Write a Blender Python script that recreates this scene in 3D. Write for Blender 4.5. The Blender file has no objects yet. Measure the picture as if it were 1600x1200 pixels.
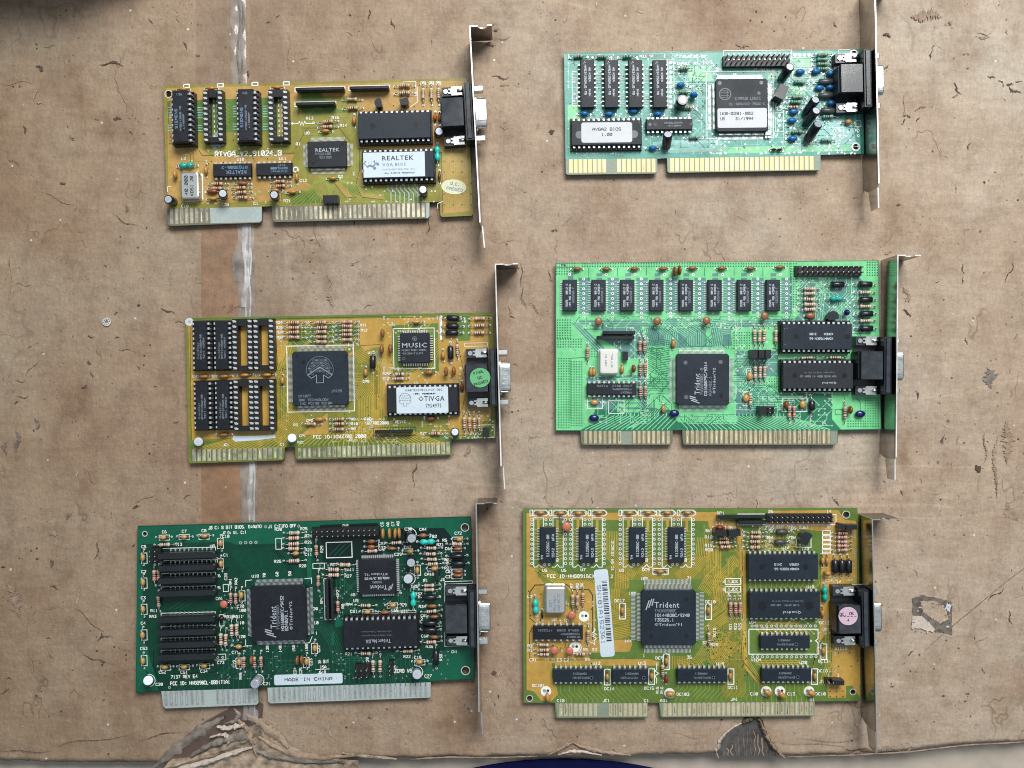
import bpy, math, random
from mathutils import Vector, Matrix
from mathutils.geometry import tessellate_polygon
R = math.radians
S = 0.000326          # metres per photo pixel on the cardboard
H = 1350.0            # camera height in the same pixels
ZT = 10.0             # board top above the cardboard
C = bpy.context.scene.collection
sc = bpy.context.scene

# ---------------------------------------------------------------- camera, light, exposure
cam_d = bpy.data.cameras.new('camera'); cam = bpy.data.objects.new('camera', cam_d); C.objects.link(cam)
cam.location = (0, 0, H*S); cam.rotation_euler = (0, 0, 0)
cam_d.sensor_fit = 'HORIZONTAL'; cam_d.angle = 2*math.atan(800/H)
cam_d.clip_start = 0.005; cam_d.clip_end = 50
sc.camera = cam
sc.cycles.pixel_filter_type = 'BLACKMAN_HARRIS'; sc.cycles.filter_width = 1.05
world = bpy.data.worlds.new('World'); sc.world = world; world.use_nodes = True
bg = world.node_tree.nodes['Background']
wn = world.node_tree; wt = wn.nodes.new('ShaderNodeTexCoord'); ws = wn.nodes.new('ShaderNodeSeparateXYZ'); wr = wn.nodes.new('ShaderNodeValToRGB')
wn.links.new(wt.outputs['Generated'], ws.inputs[0]); wn.links.new(ws.outputs[2], wr.inputs[0]); wn.links.new(wr.outputs[0], bg.inputs[0])
we = wr.color_ramp.elements; we[0].position = 0.05; we[0].color = (0.10, 0.11, 0.12, 1); we[1].position = 0.95; we[1].color = (1.02, 1.12, 1.22, 1)
we2 = we.new(0.62); we2.color = (0.27, 0.31, 0.35, 1)
bg.inputs[1].default_value = 0.50
def area(name, loc, target, size, sizey, power, col):
    d = bpy.data.lights.new(name, 'AREA'); d.shape = 'RECTANGLE'; d.size = size; d.size_y = sizey
    d.energy = power; d.color = col
    o = bpy.data.objects.new(name, d); C.objects.link(o)
    o.location = loc; o.rotation_euler = (Vector(target)-Vector(loc)).to_track_quat('-Z', 'Y').to_euler()
    return o
area('window_light', (0.30, 0.84, 1.05), (0.05, 0.0, 0), 0.80, 0.55, 27, (1.0, 0.97, 0.93))
sc.view_settings.view_transform = 'Standard'
sc.view_settings.look = 'None'; sc.view_settings.gamma = 1; sc.view_settings.exposure = 0
sc.view_settings.use_curve_mapping = False

# ---------------------------------------------------------------- materials
MATS = {}
def mat(name, col, rough=0.5, metal=0.0, var=0.08, nscale=900, bump=0.0, bscale=2500, coat=0.0, spec=0.5, alpha=1.0, smudge=0.0):
    m = bpy.data.materials.new(name); m.use_nodes = True
    nt = m.node_tree; n = nt.nodes; l = nt.links; b = n['Principled BSDF']
    tc = n.new('ShaderNodeTexCoord')
    no = n.new('ShaderNodeTexNoise'); no.inputs['Scale'].default_value = nscale; no.inputs['Detail'].default_value = 4
    l.new(tc.outputs['Object'], no.inputs['Vector'])
    no2 = n.new('ShaderNodeTexNoise'); no2.inputs['Scale'].default_value = nscale*0.12; no2.inputs['Detail'].default_value = 3
    l.new(tc.outputs['Object'], no2.inputs['Vector'])
    ad = n.new('ShaderNodeMath'); ad.operation = 'ADD'; l.new(no.outputs[0], ad.inputs[0]); l.new(no2.outputs[0], ad.inputs[1])
    mr = n.new('ShaderNodeMapRange'); mr.inputs[1].default_value = 0.7; mr.inputs[2].default_value = 1.3
    mr.inputs[3].default_value = 1-var*1.6; mr.inputs[4].default_value = 1+var*1.6
    l.new(ad.outputs[0], mr.inputs[0])
    mx = n.new('ShaderNodeVectorMath'); mx.operation = 'SCALE'; mx.inputs[0].default_value = col[:3]
    l.new(mr.outputs[0], mx.inputs['Scale']); l.new(mx.outputs[0], b.inputs['Base Color'])
    b.inputs['Roughness'].default_value = rough; b.inputs['Metallic'].default_value = metal
    b.inputs['Specular IOR Level'].default_value = spec
    if coat: b.inputs['Coat Weight'].default_value = coat; b.inputs['Coat Roughness'].default_value = 0.12
    if alpha < 1: b.inputs['Alpha'].default_value = alpha
    if smudge:
        r2 = n.new('ShaderNodeMapRange'); r2.inputs[1].default_value = 0.35; r2.inputs[2].default_value = 0.68
        r2.inputs[3].default_value = max(0.05, rough-smudge); r2.inputs[4].default_value = min(1, rough+smudge)
        l.new(no2.outputs[0], r2.inputs[0]); l.new(r2.outputs[0], b.inputs['Roughness'])
    if bump:
        bp = n.new('ShaderNodeBump'); bp.inputs['Strength'].default_value = bump; bp.inputs['Distance'].default_value = 0.0002
        nb = n.new('ShaderNodeTexNoise'); nb.inputs['Scale'].default_value = bscale; nb.inputs['Detail'].default_value = 3
        l.new(tc.outputs['Object'], nb.inputs['Vector']); l.new(nb.outputs[0], bp.inputs['Height']); l.new(bp.outputs[0], b.inputs['Normal'])
    MATS[name] = m; return m
def pcb(name, col, rough=0.38, **k): return mat(name, col, rough, spec=(.28 if 'forest' in name else .45), var=0.10, nscale=420, bump=0.25, bscale=1400, smudge=0.12, **k)
# board colours
pcb('mask_orange', (0.42, 0.26, 0.075)); pcb('mask_olive', (0.235, 0.215, 0.035)); pcb('mask_green', (0.10, 0.175, 0.028))
pcb('mask_orange_b', (0.44, 0.27, 0.055)); pcb('mask_olive_b', (0.185, 0.19, 0.024)); pcb('trace_yellow', (0.45, 0.31, 0.045))
pcb('trace_lime', (0.26, 0.30, 0.05))
pcb('mask_teal', (0.085, 0.32, 0.265), 0.33); pcb('mask_teal_pour', (0.20, 0.56, 0.27), 0.33); pcb('mask_teal_dark', (0.03, 0.17, 0.12), 0.33); pcb('trace_aqua', (0.24, 0.49, 0.46), 0.35)  # teal paled: the overhead sheen is put into the base colour
pcb('mask_mint', (0.165, 0.58, 0.25), 0.36); pcb('mask_sea', (0.02, 0.165, 0.09), 0.33); pcb('trace_mint', (0.20, 0.60, 0.32)); pcb('mask_sea_sheen', (0.10, 0.24, 0.22), 0.3)  # mint brightened for sheen; the grey-teal is specular reflection put into the colour
pcb('mask_forest', (0.002, 0.044, 0.024), 0.3); pcb('mask_forest_light', (0.004, 0.098, 0.055), 0.3); pcb('mask_forest_dark', (0.002, 0.016, 0.013), 0.3); pcb('trace_forest', (0.014, 0.10, 0.06), 0.3)
mat('laminate', (0.22, 0.27, 0.21), 0.45, bump=0.2); mat('laminate_edge_shaded', (0.12, 0.12, 0.07), 0.6)  # board edge darkened: shade on the sides put into its colour
mat('laminate_pale', (0.36, 0.43, 0.42), 0.4, bump=0.2); mat('laminate_brown', (0.15, 0.15, 0.10), 0.5); mat('via_dark', (0.02, 0.03, 0.02), 0.6)
mat('line_dark', (0.05, 0.06, 0.02), 0.5)
mat('gold', (0.80, 0.68, 0.42), 0.30, 0.75, var=0.12, smudge=0.12, bump=0.1)
mat('gold_bright', (0.80, 0.60, 0.29), 0.5, 0.15, var=0.06)
mat('gold_dull', (0.46, 0.42, 0.33), 0.38, 0.6, var=0.3, smudge=0.15, nscale=500)
mat('gold_pale', (0.85, 0.76, 0.52), 0.35, 0.5, var=0.2, nscale=600); mat('finger_dark', (0.28, 0.22, 0.12), 0.45, 0.5, var=0.3, nscale=600)
mat('tin', (0.50, 0.53, 0.52), 0.4, 0.7, var=0.15, smudge=0.1)
mat('tin_bright', (0.74, 0.76, 0.77), 0.32, 0.7, var=0.05)
mat('solder', (0.80, 0.83, 0.80), 0.35, 0.6, var=0.1)
mat('silk', (0.78, 0.80, 0.76), 0.6, var=0.10, nscale=1500); mat('silk_dim', (0.36, 0.45, 0.42), 0.6, var=0.1)
mat('chip', (0.009, 0.012, 0.018), 0.45, var=0.2, bump=0.35, bscale=5000, smudge=0.07, spec=0.35)
mat('chip_blue', (0.013, 0.021, 0.033), 0.45, spec=0.3, var=0.15, bump=0.35, bscale=5000, smudge=0.07)
mat('chip_gray', (0.021, 0.026, 0.032), 0.5, spec=0.25, var=0.12, bump=0.3, bscale=5000, smudge=0.07)
mat('socket', (0.006, 0.007, 0.008), 0.42, var=0.2); mat('plastic', (0.010, 0.014, 0.019), 0.35, var=0.2, bump=0.1, smudge=0.1)
mat('ink', (0.38, 0.43, 0.48), 0.55); mat('ink_dim', (0.13, 0.16, 0.19), 0.55); mat('ink_blue', (0.13, 0.24, 0.36), 0.5)
mat('ink_black', (0.02, 0.02, 0.03), 0.6); mat('ink_grey', (0.18, 0.22, 0.30), 0.6); mat('dimple', (0.004, 0.005, 0.007), 0.3); mat('dimple_light', (0.10, 0.12, 0.13), 0.4)
mat('tan', (0.54, 0.41, 0.30), 0.4); mat('tan_pale', (0.58, 0.50, 0.42), 0.4); mat('res_green', (0.10, 0.36, 0.28), 0.35); mat('res_pink', (0.50, 0.34, 0.30), 0.4)
mat('band_red', (0.25, 0.02, 0.015), 0.4); mat('band_black', (0.012, 0.01, 0.01), 0.4); mat('band_brown', (0.09, 0.03, 0.012), 0.4); mat('band_gold', (0.42, 0.25, 0.08), 0.35); mat('band_orange', (0.5, 0.14, 0.03), 0.4)
mat('ochre', (0.43, 0.215, 0.06), 0.35); mat('amber', (0.46, 0.27, 0.09), 0.35); mat('brown', (0.20, 0.055, 0.018), 0.32); mat('clay', (0.25, 0.10, 0.04), 0.35); mat('salmon', (0.50, 0.15, 0.09), 0.4)
mat('blue', (0.01, 0.13, 0.36), 0.25); mat('navy', (0.006, 0.012, 0.10), 0.22); mat('teal', (0.01, 0.34, 0.29), 0.28); mat('teal_pale', (0.02, 0.50, 0.44), 0.3)
mat('sleeve', (0.008, 0.010, 0.022), 0.25); mat('alu', (0.50, 0.55, 0.63), 0.4, 0.5, var=0.08)
mat('lead', (0.42, 0.43, 0.42), 0.35, 0.85); mat('lead_dark', (0.10, 0.10, 0.10), 0.4, 0.6); mat('post', (0.34, 0.33, 0.32), 0.25, 0.9)
mat('ferrite', (0.012, 0.014, 0.020), 0.28); mat('ferrite_grey', (0.06, 0.065, 0.07), 0.35)
mat('steel', (0.80, 0.80, 0.78), 0.16, 1.0, var=0.06, nscale=200, smudge=0.08, bump=0.05, bscale=600)
mat('steel_dull', (0.66, 0.66, 0.64), 0.30, 1.0, var=0.10, nscale=300, smudge=0.1, bump=0.1, bscale=800)
mat('steel_edge_lit', (0.80, 0.80, 0.79), 0.35, 0.55, var=0.15, nscale=300, smudge=0.15); mat('steel_face', (0.40, 0.39, 0.37), 0.20, 1.0, var=0.12, nscale=200, smudge=0.12, bump=0.08, bscale=500); mat('steel_flange_shaded', (0.30, 0.27, 0.24), 0.38, 1.0, var=0.2, nscale=300, bump=0.2)  # edge copy lightened for its highlight, flange darkened for the shaded ground it mirrors
mat('plastic_top_lit', (0.034, 0.042, 0.052), 0.28, var=0.3, nscale=300, bump=0.15, smudge=0.15)  # lit copy of the plastic: light on upward faces put into the colour
mat('nickel', (0.70, 0.72, 0.70), 0.27, 1.0, var=0.12, nscale=500, smudge=0.1, bump=0.2, bscale=900)
mat('can', (0.66, 0.67, 0.64), 0.33, 0.9, var=0.04); mat('can_white', (0.66, 0.68, 0.64), 0.45, 0.3, var=0.04)
mat('sticker', (0.55, 0.66, 0.74), 0.5, var=0.04); mat('sticker_white', (0.52, 0.56, 0.59), 0.5, var=0.04)
mat('sticker_green', (0.11, 0.40, 0.17), 0.5, var=0.06); mat('sticker_pink', (0.58, 0.42, 0.52), 0.5, var=0.05); mat('sticker_cream', (0.60, 0.62, 0.42), 0.5, var=0.05)

GL = {'A':'00 04 26 44 40|02 42','B':'00 06 36 45 44 33 03|33 42 41 30 00','C':'45 36 16 05 01 10 30 41','D':'00 06 26 44 42 20 00','E':'46 06 00 40|03 33','F':'46 06 00|03 33','G':'45 36 16 05 01 10 30 41 43 23','H':'00 06|40 46|03 43','I':'10 30|20 26|16 36','J':'01 10 30 41 46','K':'00 06|46 03 40','L':'06 00 40','M':'00 06 23 46 40','N':'00 06 40 46','O':'10 01 05 16 36 45 41 30 10','P':'00 06 36 45 44 33 03','Q':'10 01 05 16 36 45 41 30 10|22 40','R':'00 06 36 45 44 33 03|23 40','S':'45 36 16 05 04 13 33 42 41 30 10 01','T':'06 46|26 20','U':'06 01 10 30 41 46','V':'06 20 46','W':'06 10 23 30 46','X':'00 46|06 40','Y':'06 23 46|23 20','Z':'06 46 00 40','0':'10 01 05 16 36 45 41 30 10|11 35','1':'14 26 20|10 30','2':'05 16 36 45 44 00 40','3':'06 46 24 33 42 41 30 10 01','4':'30 36 02 42','5':'46 06 03 33 42 41 30 10 01','6':'36 16 04 01 10 30 41 42 33 03','7':'06 46 10','8':'13 04 05 16 36 45 44 33 13 02 01 10 30 41 42 33','9':'10 30 42 45 36 16 05 04 13 43','-':'13 33','_':'00 40','.':'20','/':'00 46',':':'21|24',',':'21 10','+':'13 33|22 24','\'':'26 24','(':'36 14 12 30','©':'11 02 04 15 35 44 42 31 11|33 23 22 32'}
# ---------------------------------------------------------------- mesh builder (units: photo pixels)
class MB:
    def __init__(s): s.v = []; s.f = []; s.m = []; s.sm = []; s.names = []; s.cnt = 0
    def mi(s, m):
        if m not in s.names: s.names.append(m)
        return s.names.index(m)
    def face(s, idx, m, smooth=False): s.f.append(idx); s.m.append(s.mi(m)); s.sm.append(smooth)
    def add(s, vs, fs, m, smooth=False):
        o = len(s.v); s.v += [tuple(v) for v in vs]
        for f in fs: s.face([i+o for i in f], m, smooth)
    def box(s, x0, x1, y0, y1, z0, z1, m, inset=0.0, top=None):
        i = inset
        vs = [(x0,y0,z0),(x1,y0,z0),(x1,y1,z0),(x0,y1,z0),(x0+i,y0+i,z1),(x1-i,y0+i,z1),(x1-i,y1-i,z1),(x0+i,y1-i,z1)]
        s.add(vs, [(3,2,1,0),(0,1,5,4),(1,2,6,5),(2,3,7,6),(3,0,4,7)], m)
        s.add([vs[4],vs[5],vs[6],vs[7]], [(0,1,2,3)], top or m)
    def loft(s, rings, m, top=None, smooth=False, cap0=True):
        n = len(rings[0]); o = len(s.v)
        for r in rings: s.v += [tuple(p) for p in r]
        for k in range(len(rings)-1):
            for i in range(n):
                j = (i+1) % n
                s.face([o+k*n+i, o+k*n+j, o+(k+1)*n+j, o+(k+1)*n+i], m, smooth)
        s.face([o+(len(rings)-1)*n+i for i in range(n)], top or m)
        if cap0: s.face([o+i for i in reversed(range(n))], m)
    def body(s, w, h, z0, z1, m, draft=0.8, cham=1.2, top=None):   # moulded chip body, chamfered corners
        def ring(a, b, z, c): return [(-a+c,-b,z),(a-c,-b,z),(a,-b+c,z),(a,b-c,z),(a-c,b,z),(-a+c,b,z),(-a,b-c,z),(-a,-b+c,z)]
        zm = (z0+z1)/2; w /= 2; h /= 2
        s.loft([ring(w-draft,h-draft,z0,cham), ring(w,h,zm,cham), ring(w-draft*.6,h-draft*.6,z1-.7,cham), ring(w-draft*.6-.6,h-draft*.6-.6,z1,cham)], m, top)
    def prism(s, poly, z0, z1, m, side=None, holes=()):
        loops = [list(poly)]+[list(h) for h in holes]
        flat = [p for l in loops for p in l]
        tris = tessellate_polygon([[Vector((p[0], p[1], 0)) for p in l] for l in loops])
        a = 0
        for p, q in zip(poly, poly[1:]+poly[:1]): a += p[0]*q[1]-q[0]*p[1]
        for zz, up in ((z1, True), (z0, False)):
            if zz is None: continue
            o = len(s.v); s.v += [(p[0], p[1], zz) for p in flat]
            for t in tris:
                (ax,ay),(bx,by),(cx,cy) = flat[t[0]][:2], flat[t[1]][:2], flat[t[2]][:2]
                ccw = (bx-ax)*(cy-ay)-(by-ay)*(cx-ax) > 0
                s.face([o+i for i in (t if ccw == up else reversed(t))], m)
        if z0 is not None:
            for l in loops:
                n = len(l)
                for i in range(n):
                    j = (i+1) % n
                    s.add([(l[i][0],l[i][1],z0),(l[j][0],l[j][1],z0),(l[j][0],l[j][1],z1),(l[i][0],l[i][1],z1)], [(0,1,2,3)], side or m)
    def lathe(s, prof, m, axis='x', n=12, c=(0,0,0), mats=None, smooth=True, ax2=1.0):
        o = len(s.v); a = {'x': 0, 'y': 1, 'z': 2}[axis]
        for t, r in prof:
            for k in range(n):
                th = 2*math.pi*k/n; p = [0,0,0]; p[a] = t
                p[(a+1)%3] = r*math.cos(th); p[(a+2)%3] = r*math.sin(th)*ax2
                s.v.append((p[0]+c[0], p[1]+c[1], p[2]+c[2]))
        for i in range(len(prof)-1):
            mm = mats[i] if mats else m
            for k in range(n):
                j = (k+1) % n
                s.face([o+i*n+k, o+i*n+j, o+(i+1)*n+j, o+(i+1)*n+k], mm, smooth)
        s.face([o+k for k in reversed(range(n))], mats[0] if mats else m)
        s.face([o+(len(prof)-1)*n+k for k in range(n)], mats[-1] if mats else m)
    def ell(s, ax, ay, az, m, c=(0,0,0), n=12, rings=7):
        prof = []; o = len(s.v)
        for i in range(rings+1):
            ph = math.pi*i/rings
            for k in range(n):
                th = 2*math.pi*k/n
                s.v.append((c[0]+ax*math.sin(ph)*math.cos(th), c[1]+ay*math.sin(ph)*math.sin(th), c[2]-az*math.cos(ph)))
        for i in range(rings):
            for k in range(n):
                j = (k+1) % n; s.face([o+i*n+k, o+i*n+j, o+(i+1)*n+j, o+(i+1)*n+k], m, True)
    def wire(s, pts, r, m, n=6):
        for a, b in zip(pts, pts[1:]):
            a = Vector(a); b = Vector(b); d = b-a
            if d.length < 1e-6: continue
            q = d.to_track_quat('Z', 'Y').to_matrix(); o = len(s.v)
            for e in (a-d.normalized()*r*.4, b+d.normalized()*r*.4):
                for k in range(n):
                    th = 2*math.pi*k/n; s.v.append(tuple(e + q @ Vector((r*math.cos(th), r*math.sin(th), 0))))
            for k in range(n):
                j = (k+1) % n; s.face([o+k, o+j, o+n+j, o+n+k], m, True)
            s.face([o+k for k in reversed(range(n))], m); s.face([o+n+k for k in range(n)], m)
    def disc(s, x, y, r, z, m, n=14, rx=None):
        o = len(s.v); rx = rx or r
        for k in range(n):
            th = 2*math.pi*k/n; s.v.append((x+rx*math.cos(th), y+r*math.sin(th), z))
        s.face(list(range(o, o+n)), m)
    def ring(s, x, y, r0, r1, z, m, n=16, a0=0, a1=360):
        o = len(s.v)
        for k in range(n+1):
            th = R(a0+(a1-a0)*k/n); c, sn = math.cos(th), math.sin(th)
            s.v.append((x+r0*c, y+r0*sn, z)); s.v.append((x+r1*c, y+r1*sn, z))
        for k in range(n): s.face([o+2*k, o+2*k+1, o+2*k+3, o+2*k+2], m)
    def ribbon(s, pts, w, z, m):
        P = [Vector((p[0], p[1])) for p in pts]; L = []; n = len(P)
        for i in range(n):
            d0 = (P[i]-P[i-1]).normalized() if i else (P[1]-P[0]).normalized()
            d1 = (P[i+1]-P[i]).normalized() if i < n-1 else d0
            t = d0+d1
            if t.length < 1e-4: t = d0
            t.normalize(); nn = Vector((-t.y, t.x)); k = nn.dot(Vector((-d0.y, d0.x))); k = max(k, .5)
            L.append((P[i]+nn*w/2/k, P[i]-nn*w/2/k))
        o = len(s.v)
        for a, b in L: s.v.append((a.x, a.y, z)); s.v.append((b.x, b.y, z))
        for i in range(n-1): s.face([o+2*i, o+2*i+1, o+2*i+3, o+2*i+2], m)
    def text(s, st, x, y, w, h, m, z, rot=0):
        if st[0] != '~' and st.upper() == st: return s.strokes(st, x, y, w, h, m, z, rot)
        V, F, bb = text_mesh(st.lstrip('~'))
        sx = w/(bb[1]-bb[0]); sy = h/(bb[3]-bb[2]); cx = (bb[0]+bb[1])/2; cy = (bb[2]+bb[3])/2
        c, sn = math.cos(R(rot)), math.sin(R(rot)); o = len(s.v)
        for vx, vy in V:
            a = (vx-cx)*sx; b = (vy-cy)*sy; s.v.append((x+a*c-b*sn, y+a*sn+b*c, z))
        for f in F: s.face([o+i for i in f], m)
    def strokes(s, st, x, y, w, h, m, z, rot):
        adv = 5.6; tot = adv*(len(st)-1)+4; lw = max(.85, min(1.6, h*.19)); w -= lw; h -= lw*.8
        c, sn = math.cos(R(rot)), math.sin(R(rot)); sx = w/tot; sy = h/6; k = 0
        for i, ch in enumerate(st):
            for sk in GL.get(ch, '').split('|'):
                if not sk: continue
                pts = []
                for q in sk.split():
                    a = (int(q[0])+i*adv-tot/2)*sx; b = (int(q[1])-3)*sy; pts.append((x+a*c-b*sn, y+a*sn+b*c))
                if len(pts) == 1: s.disc(pts[0][0], pts[0][1], lw*.8, z, m, 6); continue
                s.ribbon(pts, lw, z+k*.0015, m); k = (k+1) % 12
    def mesh(s, name):
        me = bpy.data.meshes.new(name); me.from_pydata([(a*S, b*S, c*S) for a, b, c in s.v], [], s.f)
        for n in s.names: me.materials.append(MATS[n])
        me.polygons.foreach_set('material_index', s.m); me.polygons.foreach_set('use_smooth', s.sm)
        me.update(); return me
TXT = {}
def text_mesh(st):
    if st in TXT: return TXT[st]
    cu = bpy.data.curves.new('lettering', 'FONT'); cu.body = st; cu.resolution_u = 1; cu.offset = 0.012
    cu.space_character = 1.1
    o = bpy.data.objects.new('lettering', cu); me = o.to_mesh()
    V = [(v.co.x, v.co.y) for v in me.vertices]; F = [list(p.vertices) for p in me.polygons]
    o.to_mesh_clear(); bpy.data.objects.remove(o); bpy.data.curves.remove(cu)
    xs = [v[0] for v in V] or [0, 1]; ys = [v[1] for v in V] or [0, 1]
    TXT[st] = (V, F, (min(xs), max(xs), min(ys), max(ys))); return TXT[st]

def W(x, y, z=0): return ((x-800)*(H-z)/H, (600-y)*(H-z)/H, z)
def fz(z): return (H-z)/H
CACHE = {}

# ---------------------------------------------------------------- component meshes: lists of (name, mesh); first is the part, rest its sub-parts
def cached(fn):
    def g(*a, **k):
        key = (fn.__name__, repr(a), repr(sorted(k.items())))
        if key not in CACHE: CACHE[key] = fn(*a, **k)
        return CACHE[key]
    return g
def top_text(mb, lines, z, ink):
    for t in lines or []:
        st, x, y, w, h = t[:5]; rot = t[5] if len(t) > 5 else 0; mm = t[6] if len(t) > 6 else ink
        mb.text(st, x, y, w, h, mm, z, rot)
def sticker_mesh(w, h, z, m, lines=(), ink='ink_black', rad=2.5, extra=None, round_=False):
    mb = MB()
    if round_:
        mb.lathe([(z-.25, w/2), (z+.15, w/2)], m, 'z', 28, smooth=False, ax2=h/w)
    else:
        p = []
        for cx, cy, a in ((w/2-rad, h/2-rad, 0), (-w/2+rad, h/2-rad, 90), (-w/2+rad, -h/2+rad, 180), (w/2-rad, -h/2+rad, 270)):
            for k in range(4): p.append((cx+rad*math.cos(R(a+30*k)), cy+rad*math.sin(R(a+30*k))))
        mb.prism(p, z-.25, z+.15, m)
    top_text(mb, lines, z+.25, ink)
    if extra: extra(mb, z+.25)
    return mb.mesh('sticker')
@cached
def dip(n, w, h, socket=True, lines=None, ink='ink', body='chip', z1=None, dimples=(), notch=1, pin='tin_bright', sock_h=9):
    """long axis x; w,h = body size"""
    n2 = n//2; pitch = w/(n2)*.985; zb = sock_h if socket else 1.5; zt = z1 or zb+10
    mb = MB(); mb.body(w, h, zb, zt, body, 1.2, .4)
    zt2 = zt+.08
    for dx, dy, r, m in dimples: mb.disc(dx, dy, r, zt+.04, m)
    if notch: mb.disc((w/2-2.6)*notch, 0, 2.6, zt+.05, 'dimple')
    top_text(mb, lines, zt2, ink)
    out = [('chip', mb.mesh('chip'))]
    pb = MB(); zp = (zb+zt)/2
    for s in (-1, 1):
        for i in range(n2):
            x = (i-(n2-1)/2)*pitch; y0 = s*(h/2-.5); y1 = s*(h/2+3.0)
            pb.box(x-1.9, x+1.9, min(y0, y1), max(y0, y1), zp-.5, zp+.6, pin, .3)
            pb.box(x-1.0, x+1.0, min(y1, y1-s*.9), max(y1, y1-s*.9), 0, zp-.5, pin)
    out.append(('pins', pb.mesh('pins')))
    if socket:
        sb = MB(); sb.box(-w/2-1, w/2+1, -h/2-5.5, h/2+5.5, 0, sock_h-1.5, 'socket', .5)
        for s in (-1, 1):
            for i in range(n2+1):
                x = (i-n2/2)*pitch; y = s*(h/2+2.7)
                sb.box(x-.8, x+.8, y-2.8, y+2.8, sock_h-1.6, sock_h+1.2, 'socket', .2)
        out.append(('socket', sb.mesh('socket')))
    return out
@cached
def empty_socket(n, w, h, slot=True):
    mb = MB(); n2 = n//2; pitch = w/n2; hz = 13
    mb.box(-w/2, w/2, -h/2, -h/2+9.5, 0, hz, 'socket', .4); mb.box(-w/2, w/2, h/2-9.5, h/2, 0, hz, 'socket', .4)
    mb.box(-w/2, -w/2+8, -h/2+9.5, h/2-9.5, 0, hz-.1, 'socket'); mb.box(w/2-11, w/2, -h/2+9.5, h/2-9.5, 0, hz-.1, 'socket')
    pb = MB()
    for s in (-1, 1):
        for i in range(n2):
            x = (i-(n2-1)/2)*pitch; y = s*(h/2-4.2)
            pb.box(x-1.9, x+1.1, y-2.9, y+2.6, hz-.4, hz+.3, 'tin_bright', .2)
            pb.box(x-.2, x+1.9, y-1.2, y+3.6, hz-.3, hz+.42, 'tin_bright', .2)
    if not slot:
        for i in range(n2):
            x = (i-(n2-1)/2)*pitch
            for y in (-2.5, 2.5): pb.box(x-2.4, x+1.8, y-.7, y+.7, .3, 1.0, 'solder')
    return [('chip_socket', mb.mesh('chip_socket')), ('contacts', pb.mesh('contacts'))]
@cached
def soj(n, w, h, lines=None, body='chip', ink='ink', gull=False, z1=11, reach=3.0):
    """long axis x"""
    mb = MB(); mb.body(w, h, 1.5, z1, body, 1.0, .6); mb.disc(-w/2+6, -h/2+5, 1.5, z1+.04, 'dimple')
    top_text(mb, lines, z1+.08, ink); pb = MB(); n2 = n//2; pitch = (w-4)/n2
    for s in (-1, 1):
        for i in range(n2):
            x = (i-(n2-1)/2)*pitch; a = s*(h/2-.5); b = s*(h/2+reach)
            pb.box(x-.9, x+.9, min(a, b), max(a, b), .3, 1.1 if gull else 5.5, 'tin_bright', .2)
    return [('chip', mb.mesh('chip')), ('pins', pb.mesh('pins'))]
@cached
def qfp(w, h, nx, ny, lines=None, reach=10, z1=11, body='chip_blue', dimples=(), cham=2.5, pinz=5.5, pw=.95, ink='ink', logo=None, sx=.86):
    mb = MB(); mb.body(w, h, 1.5, z1, body, 1.0, cham)
    for dx, dy, r, m in dimples: mb.disc(dx, dy, r, z1+.04, m)
    top_text(mb, lines, z1+.09, ink)
    if logo: LOGOS[logo](mb, z1+.09)
    pb = MB()
    def side(n, L, off, fx):
        p = L*sx/n
        for i in range(n):
            pwn = pw*.8; t = (i-(n-1)/2)*p; prof = [(off-.8, pinz), (off+reach*.35, pinz), (off+reach*.55, .9), (off+reach, .9)]
            for (a, za), (b, zb) in zip(prof, prof[1:]):
                vs = []
                for q, zz in ((a, za), (b, zb)):
                    for tt in (t-pwn/2, t+pwn/2): vs.append(fx(q, tt)+(zz,))
                pb.add([vs[0], vs[1], vs[3], vs[2]], [(0,1,2,3)], 'tin_bright')
    side(nx, w, h/2, lambda q, t: (t, q)); side(nx, w, h/2, lambda q, t: (t, -q))
    side(ny, h, w/2, lambda q, t: (q, t)); side(ny, h, w/2, lambda q, t: (-q, t))
    return [('chip', mb.mesh('chip')), ('pins', pb.mesh('pins'))]
@cached
def plcc(w, h, n, lines=None, body='chip', z1=13, dimples=(), logo=None, ink='ink', pin='tin_bright'):
    mb = MB(); mb.body(w, h, 2.5, z1, body, 1.2, 2.0)
    for dx, dy, r, m in dimples: mb.disc(dx, dy, r, z1+.04, m)
    top_text(mb, lines, z1+.09, ink)
    if logo: LOGOS[logo](mb, z1+.09)
    pb = MB(); p = w*.86/n
    for i in range(n):
        t = (i-(n-1)/2)*p
        for s in (-1, 1):
            for q0, q1, vert in ((h/2-.4, h/2+4.2, True), (w/2-.4, w/2+4.2, False)):
                a, b = sorted((s*q0, s*q1))
                if vert: pb.box(t-1.1, t+1.1, a, b, .3, 5.5, pin, .3)
                else: pb.box(a, b, t-1.1, t+1.1, .3, 5.5, pin, .3)
    return [('chip', mb.mesh('chip')), ('pins', pb.mesh('pins'))]
BANDS = [('band_red','band_red','band_black'), ('band_brown','band_black','band_red'), ('band_orange','band_red','band_brown'), ('band_black','band_brown','band_black')]
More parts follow.
